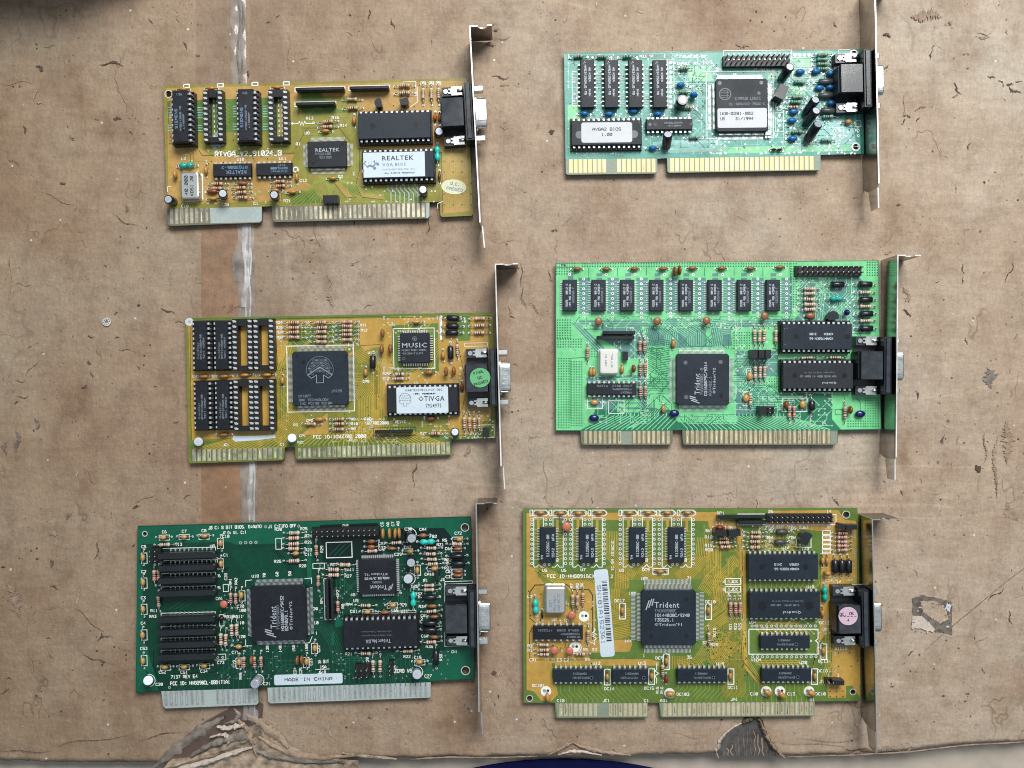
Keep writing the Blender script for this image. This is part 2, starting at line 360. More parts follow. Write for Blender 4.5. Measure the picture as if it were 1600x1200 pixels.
@cached
def resistor(L=30, bl=17, r=3.1, col='tan', v=0, drop=True):
    mb = MB(); h = bl/2; b = BANDS[v % 4]; zc = 4.2
    prof = [(-h, .7), (-h+.8, r*.85), (-h+2, r), (-h+3.2, r), (-h+4.4, r*.97), (-h+5.2, r*.82), (-2.2, r*.8), (-.8, r*.8), (.8, r*.8), (2.2, r*.8), (h-5.2, r*.82), (h-4.4, r*.97), (h-3.2, r), (h-1.8, r), (h-.8, r*.85), (h, .7)]
    ms = [col, col, col, b[0], col, col, b[1], col, b[2], col, col, 'band_gold', col, col, col]
    mb.lathe(prof, col, 'x', 12, (0, 0, zc), ms)
    lb = MB(); e = L/2
    for s in (-1, 1):
        lb.wire([(s*h*.97, 0, zc), (s*(e-1.3), 0, zc-.4), (s*e, 0, zc-2), (s*e, 0, -.5)], .75, 'lead')
        lb.disc(s*e, 0, 1.9, .75, 'solder', 10)
    return [('resistor', mb.mesh('resistor')), ('leads', lb.mesh('leads'))]
@cached
def bead(col='ochre', a=5.8, b=3.4, L=24, tall=3.6, zc=4.5):
    mb = MB(); mb.ell(a, b, tall, col, (0, 0, zc)); lb = MB()
    for s in (-1, 1):
        lb.wire([(s*a*.8, 0, zc-.5), (s*(L/2-1), 0, zc-1.2), (s*L/2, 0, -.5)], .7, 'lead_dark' if L < 21 else 'lead'); lb.disc(s*L/2, 0, 1.8, .7, 'solder', 10)
    return [('capacitor', mb.mesh('capacitor')), ('leads', lb.mesh('leads'))]
@cached
def blob(col='brown', a=6.5, b=2.8, h=7.0):
    """disc capacitor standing on edge"""
    mb = MB(); mb.ell(a, b, h, col, (0, 0, h+3)); lb = MB()
    for s in (-1, 1): lb.wire([(s*a*.5, 0, 5), (s*a*.6, 0, -.5)], .7, 'lead')
    return [('capacitor', mb.mesh('capacitor')), ('leads', lb.mesh('leads'))]
@cached
def lying(col='salmon', r=6.5, t=2.6, lx=8, ly=6):
    """disc capacitor bent over so its face looks up"""
    mb = MB(); mb.ell(r, r, t, col, (0, 0, 11), 16); lb = MB()
    for s in (-1, 1): lb.wire([(s*2, 0, 11), (lx+s*2, ly, 8), (lx+s*3, ly+2, -.5)], .6, 'lead')
    return [('capacitor', mb.mesh('capacitor')), ('leads', lb.mesh('leads'))]
@cached
def electro(r=6.8, h=23, col='sleeve', silver=.76):
    mb = MB(); mb.lathe([(1.2, r*.9), (2.2, r), (4, r*.93), (5.5, r), (h-1.5, r), (h-.3, r*.93)], col, 'z', 20)
    tb = MB(); tb.lathe([(h-.6, r*silver), (h+.15, r*silver), (h+.2, r*silver*.85)], 'alu', 'z', 20, smooth=False)
    tb.ribbon([(-r*.5, 0), (r*.5, 0)], .35, h+.3, 'tin'); tb.ribbon([(0, -r*.5), (0, r*.5)], .35, h+.34, 'tin')
    lb = MB()
    for s in (-1, 1): lb.wire([(s*2.6, 0, 1.5), (s*2.6, 0, -4)], .7, 'lead')
    st = MB(); st.ring(0, 0, r+.02, r+.1, h*.5, 'alu', 6, 150, 200)
    return [('electrolytic_capacitor', mb.mesh('electrolytic_capacitor')), ('aluminium_top', tb.mesh('aluminium_top')), ('leads', lb.mesh('leads'))]
@cached
def ferrite(L=20, r=4.4, col='ferrite', LL=32):
    mb = MB(); h = L/2; zc = r+.4
    mb.lathe([(-h, r*.7), (-h+.8, r), (h-.8, r), (h, r*.7)], col, 'x', 16, (0, 0, zc)); lb = MB()
    for s in (-1, 1):
        lb.wire([(s*h, 0, zc), (s*(LL/2-1), 0, zc-.5), (s*LL/2, 0, -.5)], .8, 'lead'); lb.disc(s*LL/2, 0, 2.1, .7, 'solder', 10)
    return [('ferrite_bead', mb.mesh('ferrite_bead')), ('leads', lb.mesh('leads'))]
@cached
def inductor(col='teal', L=24, r=4.6, LL=34):
    mb = MB(); h = L/2; zc = r+.5
    mb.lathe([(-h, .8), (-h*.85, r*.55), (-h*.6, r), (-h*.25, r*.9), (-h*.08, r*.62), (h*.08, r*.62), (h*.25, r*.9), (h*.6, r), (h*.85, r*.55), (h, .8)], col, 'x', 14, (0, 0, zc)); lb = MB()
    for s in (-1, 1):
        lb.wire([(s*h, 0, zc), (s*(LL/2-1), 0, zc-.5), (s*LL/2, 0, -.5)], .8, 'lead'); lb.disc(s*LL/2, 0, 2.1, .7, 'solder', 10)
    return [('inductor', mb.mesh('inductor')), ('leads', lb.mesh('leads'))]
@cached
def sip(L, t=5.5, h=18, tilt=0, pins=9):
    mb = MB(); mb.body(L, t, 3, h, 'plastic', .3, .6); lb = MB()
    for i in range(pins): x = (i-(pins-1)/2)*L/pins*.97; lb.box(x-.7, x+.7, -.6, .6, -.5, 3.2, 'lead')
    return [('resistor_network', mb.mesh('resistor_network')), ('pins', lb.mesh('pins'))]
@cached
def header(nx, ny, w, h, ph=26, pm='post'):
    mb = MB(); mb.box(-w/2, w/2, -h/2, h/2, 0, 8, 'socket', .5); lb = MB()
    for i in range(nx):
        for j in range(ny):
            x = (i-(nx-1)/2)*w/nx; y = (j-(ny-1)/2)*h/ny
            lb.box(x-1.0, x+1.0, y-1.0, y+1.0, 6, ph, pm, .35, 'tin_bright')
    return [('pin_header', mb.mesh('pin_header')), ('pins', lb.mesh('pins'))]
@cached
def jumper(w, h, z=20, n=1, m='plastic'):
    mb = MB()
    for i in range(n):
        x = (i-(n-1)/2)*w/n; a = w/n/2-.35
        mb.box(x-a, x+a, -h/2, h/2, 6, z, m, .5)
    mb.box(-w/2+.5, w/2-.5, -h/2+.5, h/2-.5, 0, 6, 'socket')
    return [('jumper', mb.mesh('jumper'))]
@cached
def transistor(r=7, z=16, m='plastic'):
    mb = MB(); p = []
    for k in range(13): th = R(-30+240*k/12); p.append((r*math.cos(th), r*math.sin(th)))
    mb.prism(p, 4, z, m); lb = MB()
    for x in (-4, 0, 4): lb.wire([(x, 0, 4), (x, 0, -.5)], .7, 'lead')
    return [('transistor', mb.mesh('transistor')), ('leads', lb.mesh('leads'))]
@cached
def crystal(w, h, lines=None, m='can', z=17):
    mb = MB(); 
    def rr(a, b, zz, c=3.2):
        p = []
        for cx, cy, q in ((a-c, b-c, 0), (-a+c, b-c, 90), (-a+c, -b+c, 180), (a-c, -b+c, 270)):
            for k in range(4): p.append((cx+c*math.cos(R(q+30*k)), cy+c*math.sin(R(q+30*k)), zz))
        return p
    mb.loft([rr(w/2+1, h/2+1, 0), rr(w/2+1, h/2+1, 1.5), rr(w/2, h/2, 2), rr(w/2, h/2, z-2), rr(w/2-.6, h/2-.6, z-.7), rr(w/2-2, h/2-2, z)], m, smooth=False)
    top_text(mb, lines, z+.08, 'ink_grey')
    return [('crystal_oscillator', mb.mesh('crystal_oscillator'))]
@cached
def zipchip(L=88, t=11, h=24):
    mb = MB(); mb.body(L, t, 4, h, 'plastic', .5, 1.5); rnd = random.Random(int(L)); lb = MB()
    for i in range(10): x = -L/2+14+i*(L-22)/9.5; lb.box(x-1.1, x+1.1, t/2-.2, t/2+2.6, -.4, 3.5, 'tin_bright', .2)
    return [('memory_chip', mb.mesh('memory_chip')), ('pins', lb.mesh('pins'))]

# bracket: local y runs along the plate, plate in the plane x=0, z up
def bracket_mesh(L, mt='steel', tongue=30, fl=35):
    mb = MB(); t = .95; ed = 'steel_edge_lit' if mt == 'steel' else 'steel_dull'
    Y = L; body = [(0, 0), (0, 56), (-Y+tongue+4, 56), (-Y+tongue, 46), (-Y, 44), (-Y, 16), (-Y+tongue, 12), (-Y+tongue+6, 0)]
    def slab(poly, f0, f1, m):
        n = len(poly); a = [f0(p) for p in poly]; b = [f1(p) for p in poly]
        mb.add(a, [list(range(n))], m); mb.add(b, [list(reversed(range(n)))], m)
        for i in range(n):
            j = (i+1) % n; mb.add([a[i], b[i], b[j], a[j]], [(0,1,2,3)], ed)
    def kink(y): return 3.0*max(0, min(1, (-y-(Y-tongue-3))/5.0))
    # split in strips so that the tongue can be offset
    slab([p for p in body if p[0] >= -Y+tongue], lambda p: (-t+kink(p[0]), p[0], p[1]), lambda p: (t+kink(p[0]), p[0], p[1]), 'steel_face')
    slab([(-Y+tongue, 45.8), (-Y, 43), (-Y, 17), (-Y+tongue, 12.2)], lambda p: (-t+3.0+(0 if p[0] > -Y+1 else 1.5), p[0], p[1]), lambda p: (t+3.0+(0 if p[0] > -Y+1 else 1.5), p[0], p[1]), mt)
    fp = [(t+.02, 0), (t+.02, 56), (12, 56), (12.5, 51), (15, 47.5), (19, 46), (23, 47.5), (25.5, 51), (26, 56), (fl, 56), (fl, 2), (fl-2, 0)]
    slab(fp, lambda p: (p[0], -t*1.9, p[1]), lambda p: (p[0], -.05, p[1]), 'steel_flange_shaded')
    return mb.mesh('bracket')
def vga_parts(mt='plastic', cz=17):
    """x=0 at the bracket plane, body towards -x, z=0 at board top"""
    a = MB(); o0 = len(a.v); a.body(34, 46, 0, 36, mt, .5, .6, 'plastic_top_lit')
    for q in range(o0, len(a.v)): v_ = a.v[q]; a.v[q] = (v_[0]-33, v_[1], v_[2])
    a.box(-52, -48, -22, 22, 3, 30, mt, .5)
    for s in (-1, 1): a.box(-50, -16, *sorted((s*32, s*48)), 0, 14, mt, .8, 'plastic_top_lit')
    a.box(-15, -2.2, -46.5, 46.5, -3, 35, mt, .8); a.box(-12.5, -5, -44, 44, 35, 36.8, mt, .9, 'plastic_top_lit')
    a.box(-49, -16, -33, 33, 0, 6, mt)
    sh = MB(); n = 28
    def dshape(k, x):
        p = []
        for i in range(n):
            th = 2*math.pi*i/n; cy = math.cos(th); cz_ = math.sin(th)
            y = 24*math.copysign(abs(cy)**.45, cy); z = 12.5*math.copysign(abs(cz_)**.5, cz_)
            y *= 1+.06*z/12.5; p.append((x, y*k, cz+z*k))
        return p
    sh.loft([dshape(1.14, 1.6), dshape(1.14, 3.2), dshape(1.0, 3.6), dshape(1.0, 17), dshape(.97, 18)], 'nickel', top='plastic', smooth=False)
    for y in (-12, -4, 4, 12): sh.box(5, 15, y-2.2, y+2.2, cz+12.2, cz+12.9, 'nickel', .5)
    posts = []
    for s in (-1, 1):
        pb = MB(); pb.lathe([(1.3, 7.0), (13.5, 7.0), (15, 6.0)], 'nickel', 'x', 6, (0, s*40, cz), smooth=False)
        pb.lathe([(-26, 2.6), (-16, 2.6)], 'nickel', 'x', 10, (0, s*40, cz)); posts.append(pb.mesh('screw_post'))
    clips = []
    for s in (-1, 1):
        y = s*40; cb = MB()
        cb.prism([(-18, y-7), (-18, y-2.2), (-24, y-2.2), (-24, y+2.2), (-18, y+2.2), (-18, y+7), (-34, y+7), (-35, y+4), (-39, y+4), (-39, y+1.5), (-36, y+1.5), (-36, y-1.5), (-39, y-1.5), (-39, y-4), (-35, y-4), (-34, y-7)], 14.3, 16.6, 'nickel')
        cb.lathe([(14.2, 4.2), (16, 3.6)], 'nickel', 'z', 14, (-43, y, 0)); clips.append(cb.mesh('locking_clip'))
    return a, sh.mesh('connector_shell'), posts, clips

LOGOS = {}
def logo_tree(mb, z):          # tree of interlaced leaves
    import itertools
    for k in range(15):
        a0 = R(k*12+0); 
    def P(x, y): return (x, y+13)
    mb.ring(0, 13, 20.3, 21, z, 'ink_dim', 26, -25, 205)
    for i in range(-4, 5):
        for j in range(-1, 5):
            x = i*4.6+(j % 2)*2.3; y = 13+j*4.2-2
            if (x**2+(y-13)**2) < 18.5**2 and y > 8-abs(x)*.15:
                mb.ribbon([(x-2.2, y), (x, y+1.8), (x+2.2, y), (x, y-1.8), (x-2.2, y)], .5, z, 'ink_dim')
                if (i+j) % 3 == 0: mb.prism([(x-1.6, y), (x, y+1.2), (x+1.6, y), (x, y-1.2)], None, z+.02, 'ink_dim')
    mb.ribbon([(-19, 5), (-13, 0), (-5.5, 5), (-5.5, -7), (5.5, -7), (5.5, 5), (13, 0), (19, 5), (0, 17), (-19, 5)], .6, z+.03, 'ink')
LOGOS['tree'] = logo_tree
def slashes(mb, x, y, s, rot, z, m='ink'):
    c, sn = math.cos(R(rot)), math.sin(R(rot))
    for k in range(3):
        a = ((-.42, -.5), (-.16, -.30), (.12, -.12))[k]; b = ((-.12, .35), (.12, .5), (.30, .5))[k]
        mb.ribbon([(x+(a[0]*c-a[1]*sn)*s, y+(a[0]*sn+a[1]*c)*s), (x+(b[0]*c-b[1]*sn)*s, y+(b[0]*sn+b[1]*c)*s)], s*.10, z+k*.01, m)
# ---------------------------------------------------------------- a card: root Empty, board mesh, parts
class Card:
    def __init__(s, cx, cy, ang, outline, holes, base, label, fcol, pinlam):
        s.cx, s.cy, s.ang = cx, cy, ang
        w = W(cx, cy, 0); s.o = Vector(w)
        s.root = bpy.data.objects.new('graphics_card', None); C.objects.link(s.root); s.root.location = s.o*S
        s.root.empty_display_size = .02
        s.root['label'] = label; s.root['category'] = 'circuit card'; s.root['group'] = 'circuit cards laid out on the cardboard'
        s.mb = MB(); s.outline = outline; s.holes = holes; s.k = 0; s.fcol = fcol; s.lam = pinlam
        s.hp = [[s.l((x+r*math.cos(R(a)), y+r*math.sin(R(a)))) for a in range(0, 360, 24)] for x, y, r in holes]
        s.mb.prism([s.l(p) for p in outline], ZT-5, ZT, base, 'laminate_edge_shaded', s.hp)
        for x, y, r in holes: c = s.l((x, y)); s.mb.ring(c[0], c[1], r, r+1.2, ZT+.62, 'solder')
        s.fing = []
        # soldered leads under the board carry it
        rnd = random.Random(int(cx)); ub = MB()
        for i in range(60):
            x = rnd.uniform(outline[0][0]+15, outline[1][0]-15); y = rnd.uniform(outline[0][1]+20, cy+60)
            c = s.l((x, y)); ub.lathe([(.0, .6), (ZT-6, 1.2), (ZT-5.01, 2.2)], 'solder', 'z', 6, (c[0], c[1], 0))
        s.ub = ub
    def l(s, p, z=ZT): w = W(p[0], p[1], z); return (w[0]-s.o.x, w[1]-s.o.y)
    def jit(s): s.k = (s.k+1) % 50; return s.k*.002
    def zone(s, poly, m, lv=0, holes=()):
        h = [hp for (x, y, r), hp in zip(s.holes, s.hp) if inside((x, y), poly)]
        s.mb.prism([s.l(p) for p in poly], None, ZT+.06+lv*.05+s.jit()*.3, m, holes=h)
    def rect(s, x0, y0, x1, y1, m, lv=0): s.zone([(x0,y0),(x1,y0),(x1,y1),(x0,y1)], m, lv)
    def line(s, pts, w, m, z=.25): s.mb.ribbon([s.l(p) for p in pts], w, ZT+z+s.jit(), m)
    def bus(s, pts, n, pitch, w, m):
        P = [Vector(s.l(p)) for p in pts]
        for k in range(n):
            off = (k-(n-1)/2)*pitch; q = []
            for i in range(len(P)):
                d0 = (P[i]-P[i-1]).normalized() if i else (P[1]-P[0]).normalized()
                d1 = (P[i+1]-P[i]).normalized() if i < len(P)-1 else d0
                t = d0+d1; t = t.normalized() if t.length > 1e-3 else d0
                nn = Vector((-t.y, t.x)); kk = max(.5, nn.dot(Vector((-d0.y, d0.x))))
                q.append(P[i]+nn*off/kk)
            s.mb.ribbon(q, w, ZT+.25+s.jit(), m)
    def fan(s, xa, ya, xb, yb, w, m, bend=.3):
        n = len(xa)
        for i in range(n):
            dy = yb-ya; dx = xb[i]-xa[i]; dg = min(abs(dx), abs(dy)*.8)*(1 if dy > 0 else -1)
            y1 = ya+(dy-dg)*bend
            s.line([(xa[i], ya), (xa[i], y1), (xb[i], y1+dg), (xb[i], yb)], w, m)
    def maze(s, x0, y0, x1, y1, n, m, seed=1, w=1.0, vm='solder', vr=1.3, avoid=()):
        rnd = random.Random(seed); D = [(1,0),(0,1),(-1,0),(0,-1),(1,1),(-1,1),(1,-1),(-1,-1)]; g = 3.2
        for _ in range(n):
            x = x0+round(rnd.uniform(0, x1-x0)/g)*g; y = y0+round(rnd.uniform(0, y1-y0)/g)*g; pts = [(x, y)]; d = rnd.randrange(8)
            for _ in range(rnd.randint(1, 4)):
                L = rnd.randint(2, 9)*g; dx, dy = D[d]; nx = min(max(x+dx*L, x0), x1); ny = min(max(y+dy*L, y0), y1)
                if dx and dy: q = min(abs(nx-x), abs(ny-y)); nx = x+dx*q; ny = y+dy*q
                if abs(nx-x)+abs(ny-y) > 2: pts.append((nx, ny)); x, y = nx, ny
                d0 = D[d]; d = rnd.choice([k for k in range(8) if D[k][0]*d0[0]+D[k][1]*d0[1] > 0])
            if len(pts) > 1: s.line(pts, w, m)
            if vm: 
                for p in (pts[0], pts[-1]): s.via(p[0], p[1], vr, vm)
    def via(s, x, y, r=1.5, m='solder', hole=True):
        c = s.l((x, y)); z = ZT+.40+s.jit()*.5; s.mb.disc(c[0], c[1], r, z, m, 8)
        if hole: s.mb.disc(c[0], c[1], r*.42, ZT+.47, 'via_dark', 6)
    def vias(s, pts, r=1.0, m='via_dark'):
        for x, y in pts: s.via(x, y, r, m, False)
    def grid(s, x0, y0, x1, y1, p, r, m):
        nx = int((x1-x0)/p); ny = int((y1-y0)/p)
        for i in range(nx+1):
            for j in range(ny+1):
                c = s.l((x0+i*p, y0+j*p)); z = ZT+.38; s.mb.add([(c[0]-r, c[1]-r, z), (c[0]+r, c[1]-r, z), (c[0]+r, c[1]+r, z), (c[0]-r, c[1]+r, z)], [(0,1,2,3)], m)
    def pads(s, x, y, n, dx, dy, r=2.2, m='solder'):
        for i in range(n): s.via(x+dx*i, y+dy*i, r, m)
    def box(s, x0, y0, x1, y1, w=.9, m='silk', a=None):
        a = s.ang if a is None else a; cx, cy = (x0+x1)/2, (y0+y1)/2; hw, hh = (x1-x0)/2, (y1-y0)/2; c, sn = math.cos(R(-a)), math.sin(R(-a))
        p = [(cx+u*c-v*sn, cy+u*sn+v*c) for u, v in ((-hw,-hh),(hw,-hh),(hw,hh),(-hw,hh),(-hw,-hh))]
        s.mb.ribbon([s.l(q) for q in p], w, ZT+.52+s.jit(), m)
    def silk(s, pts, w=.9, m='silk'): s.mb.ribbon([s.l(q) for q in pts], w, ZT+.52+s.jit(), m)
    def circle(s, x, y, r, w=.9, m='silk', a0=0, a1=360): c = s.l((x, y)); s.mb.ring(c[0], c[1], r-w/2, r+w/2, ZT+.53+s.jit(), m, 20, a0, a1)
    def text(s, st, x, y, w, h, m='silk', rot=0): c = s.l((x, y)); s.mb.text(st, c[0], c[1], w, h, m, ZT+.56+s.jit(), rot+s.ang)
    def refs(s, L, h=5, m='silk'):
        for t in L:
            st, x, y = t[:3]; rot = t[3] if len(t) > 3 else 0; s.text(st, x, y, len(st)*h*.82, h, m, rot)
    def fingers(s, x0, x1, n, y0a, y0b, y1a, y1b, m, w=4.4, lam=None, rounded=0):
        """contacts between x0..x1 ; top edge y0a->y0b, bottom edge y1a->y1b"""
        fb = MB(); s.fing.append(fb)
        for i in range(n):
            t = i/(n-1); x = x0+(x1-x0)*t; yt = y0a+(y0b-y0a)*t; yb = y1a+(y1b-y1a)*t; dx = (yb-yt)*math.tan(R(s.ang))
            a = s.l((x, yt)); b = s.l((x+dx, yb)); hw = w/2
            z = ZT+.3; top = a[1]
            v = [(b[0]-hw, b[1], z), (b[0]+hw, b[1], z), (a[0]+hw, a[1]-(1.8 if rounded else 0), z), (a[0]-hw, a[1]-(1.8 if rounded else 0), z)]
            fb.add(v, [(0,1,2,3)], m)
            if rounded: fb.add([v[3], v[2], (a[0]+hw*.4, a[1], z), (a[0]-hw*.4, a[1], z)], [(0,1,2,3)], m)
            r_ = random.Random(i*7+int(x0)); g_ = r_.uniform(.18, .4)*w; o_ = r_.uniform(-.12, .12)*w; e0 = r_.uniform(.05, .3); e1 = r_.uniform(.6, .95)
            if r_.random() < .8:
                mid = lambda u, q: (b[0]+(a[0]-b[0])*u+o_+q, b[1]+(a[1]-b[1])*u, z+.04)
                fb.add([mid(e0, -g_/2), mid(e0, g_/2), mid(e1, g_/2*.6), mid(e1, -g_/2*.6)], [(0,1,2,3)], {'gold_dull': r_.choice(['gold_pale', 'finger_dark', 'gold_pale']), 'gold': r_.choice(['gold_pale', 'finger_dark']), 'gold_bright': 'gold', 'tin': r_.choice(['tin_bright', 'lead'])}[m])
            fb.box(b[0]-hw, b[0]+hw, b[1]-.06, b[1]+.02, ZT-.8, ZT+.3, m)
    def put(s, comp, x, y, rot=0, zr=None, zoff=0, extra=None, lean=None, label=None, name=None):
        """comp placed so that its centre shows at photo pixel x,y at height zr above the board"""
        zr = ZT+(zr or 0); w = Vector(W(x, y, zr)); w.z = ZT+zoff; w -= s.o
        objs = []
        nm, me = comp[0]; ob = bpy.data.objects.new(name or nm, me); C.objects.link(ob); ob.parent = s.root; ob.location = w*S
        ob.rotation_euler = (0, 0, R(rot+s.ang))
        if nm in ('resistor', 'capacitor', 'ferrite_bead', 'inductor'):
            r_ = random.Random(int(x*13+y*7)); ob.rotation_euler = (0, 0, R(rot+s.ang+r_.gauss(0, 1.8))); ob.location += Vector((r_.gauss(0, .35), r_.gauss(0, .35), r_.uniform(0, .8)))*S
        if lean:
            bx, by, Hh = lean; B = Vector(W(bx, by, ZT)); T = Vector(W(x, y, ZT+Hh*.93)); d = T-B; B.z = ZT+1.5+3*min(1, d.xy.length/15)
            ob.location = (B-s.o)*S; ob.rotation_mode = 'QUATERNION'; ob.rotation_quaternion = d.to_track_quat('Z', 'Y')
        if label: ob['label'] = label
        for nm, me in list(comp[1:])+list(extra or []):
            c = bpy.data.objects.new(nm, me); C.objects.link(c); c.parent = ob
        return ob
    # shorthand: many of one kind; o = 'h' or 'v'
    def Rs(s, o, pts, L=30, bl=17, r=3.1, col='tan', z=6):
        for i, p in enumerate(pts): s.put(resistor(L, bl, r, col, (i*7+int(p[0])) % 4), p[0], p[1], 90 if o == 'v' else 0, z)
    def beads(s, o, pts, col='ochre', a=5.8, b=3.4, L=24):
        for p in pts: s.put(bead(col, a, b, L), p[0], p[1], 90 if o == 'v' else 0, 6)
    def blobs(s, o, pts, col='brown', a=6.5, b=2.8, h=7.0):
        for p in pts: s.put(blob(col, a, b, h), p[0], p[1], 90 if o == 'v' else 0, 12)
    def fer(s, o, pts, L=20, r=4.4, col='ferrite', LL=32):
        for p in pts: s.put(ferrite(L, r, col, LL), p[0], p[1], 90 if o == 'v' else 0, 7)
    def el(s, x, y, bx=None, by=None, r=6.8, h=23, col='sleeve', silver=.76):
        if bx is None: s.put(electro(r, h, col, silver), x, y, 0, h)
        else: s.put(electro(r, h, col, silver), x, y, 0, h, lean=(bx, by, h))
    def finish(s, btop, bbot, vgay, mt='steel', fl=35, vm='plastic', top_sticker=None, tongue=30, vscale=.95):
        bo = bpy.data.objects.new('circuit_board', s.mb.mesh('circuit_board')); C.objects.link(bo); bo.parent = s.root
        for fb in s.fing:
            f = bpy.data.objects.new('edge_contacts', fb.mesh('edge_contacts')); C.objects.link(f); f.parent = bo
        u = bpy.data.objects.new('solder_joints', s.ub.mesh('solder_joints')); C.objects.link(u); u.parent = bo
        a = Vector(W(*btop, 56)); b = Vector(W(*bbot, 56)); d = b-a; rot = math.atan2(d.x, -d.y); L = d.xy.length
        br = bpy.data.objects.new('bracket', bracket_mesh(L, mt, tongue, fl)); C.objects.link(br); br.parent = s.root
        br.location = Vector((a.x-s.o.x, a.y-s.o.y, 0))*S; br.rotation_euler = (0, 0, rot)
        yy = W(0, vgay, ZT+17)[1]; t = (yy-a.y)/(b.y-a.y); p = a+(b-a)*t
        am, sh, posts, clips = vga_parts(vm)
        v = bpy.data.objects.new('monitor_connector', am.mesh('monitor_connector')); C.objects.link(v); v.parent = s.root
        v.location = Vector((p.x-s.o.x, p.y-s.o.y, ZT))*S; v.rotation_euler = (0, 0, rot); v.scale = (1, vscale, 1)
        for nm, me in [('connector_shell', sh)]+[('screw_post', q) for q in posts]+[('locking_clip', q) for q in clips]+([('sticker', top_sticker)] if top_sticker else []):
            c = bpy.data.objects.new(nm, me); C.objects.link(c); c.parent = v
def inside(p, poly):
    x, y = p; r = False
    for (x0, y0), (x1, y1) in zip(poly, poly[1:]+poly[:1]):
        if (y0 > y) != (y1 > y) and x < (x1-x0)*(y-y0)/(y1-y0)+x0: r = not r
    return r
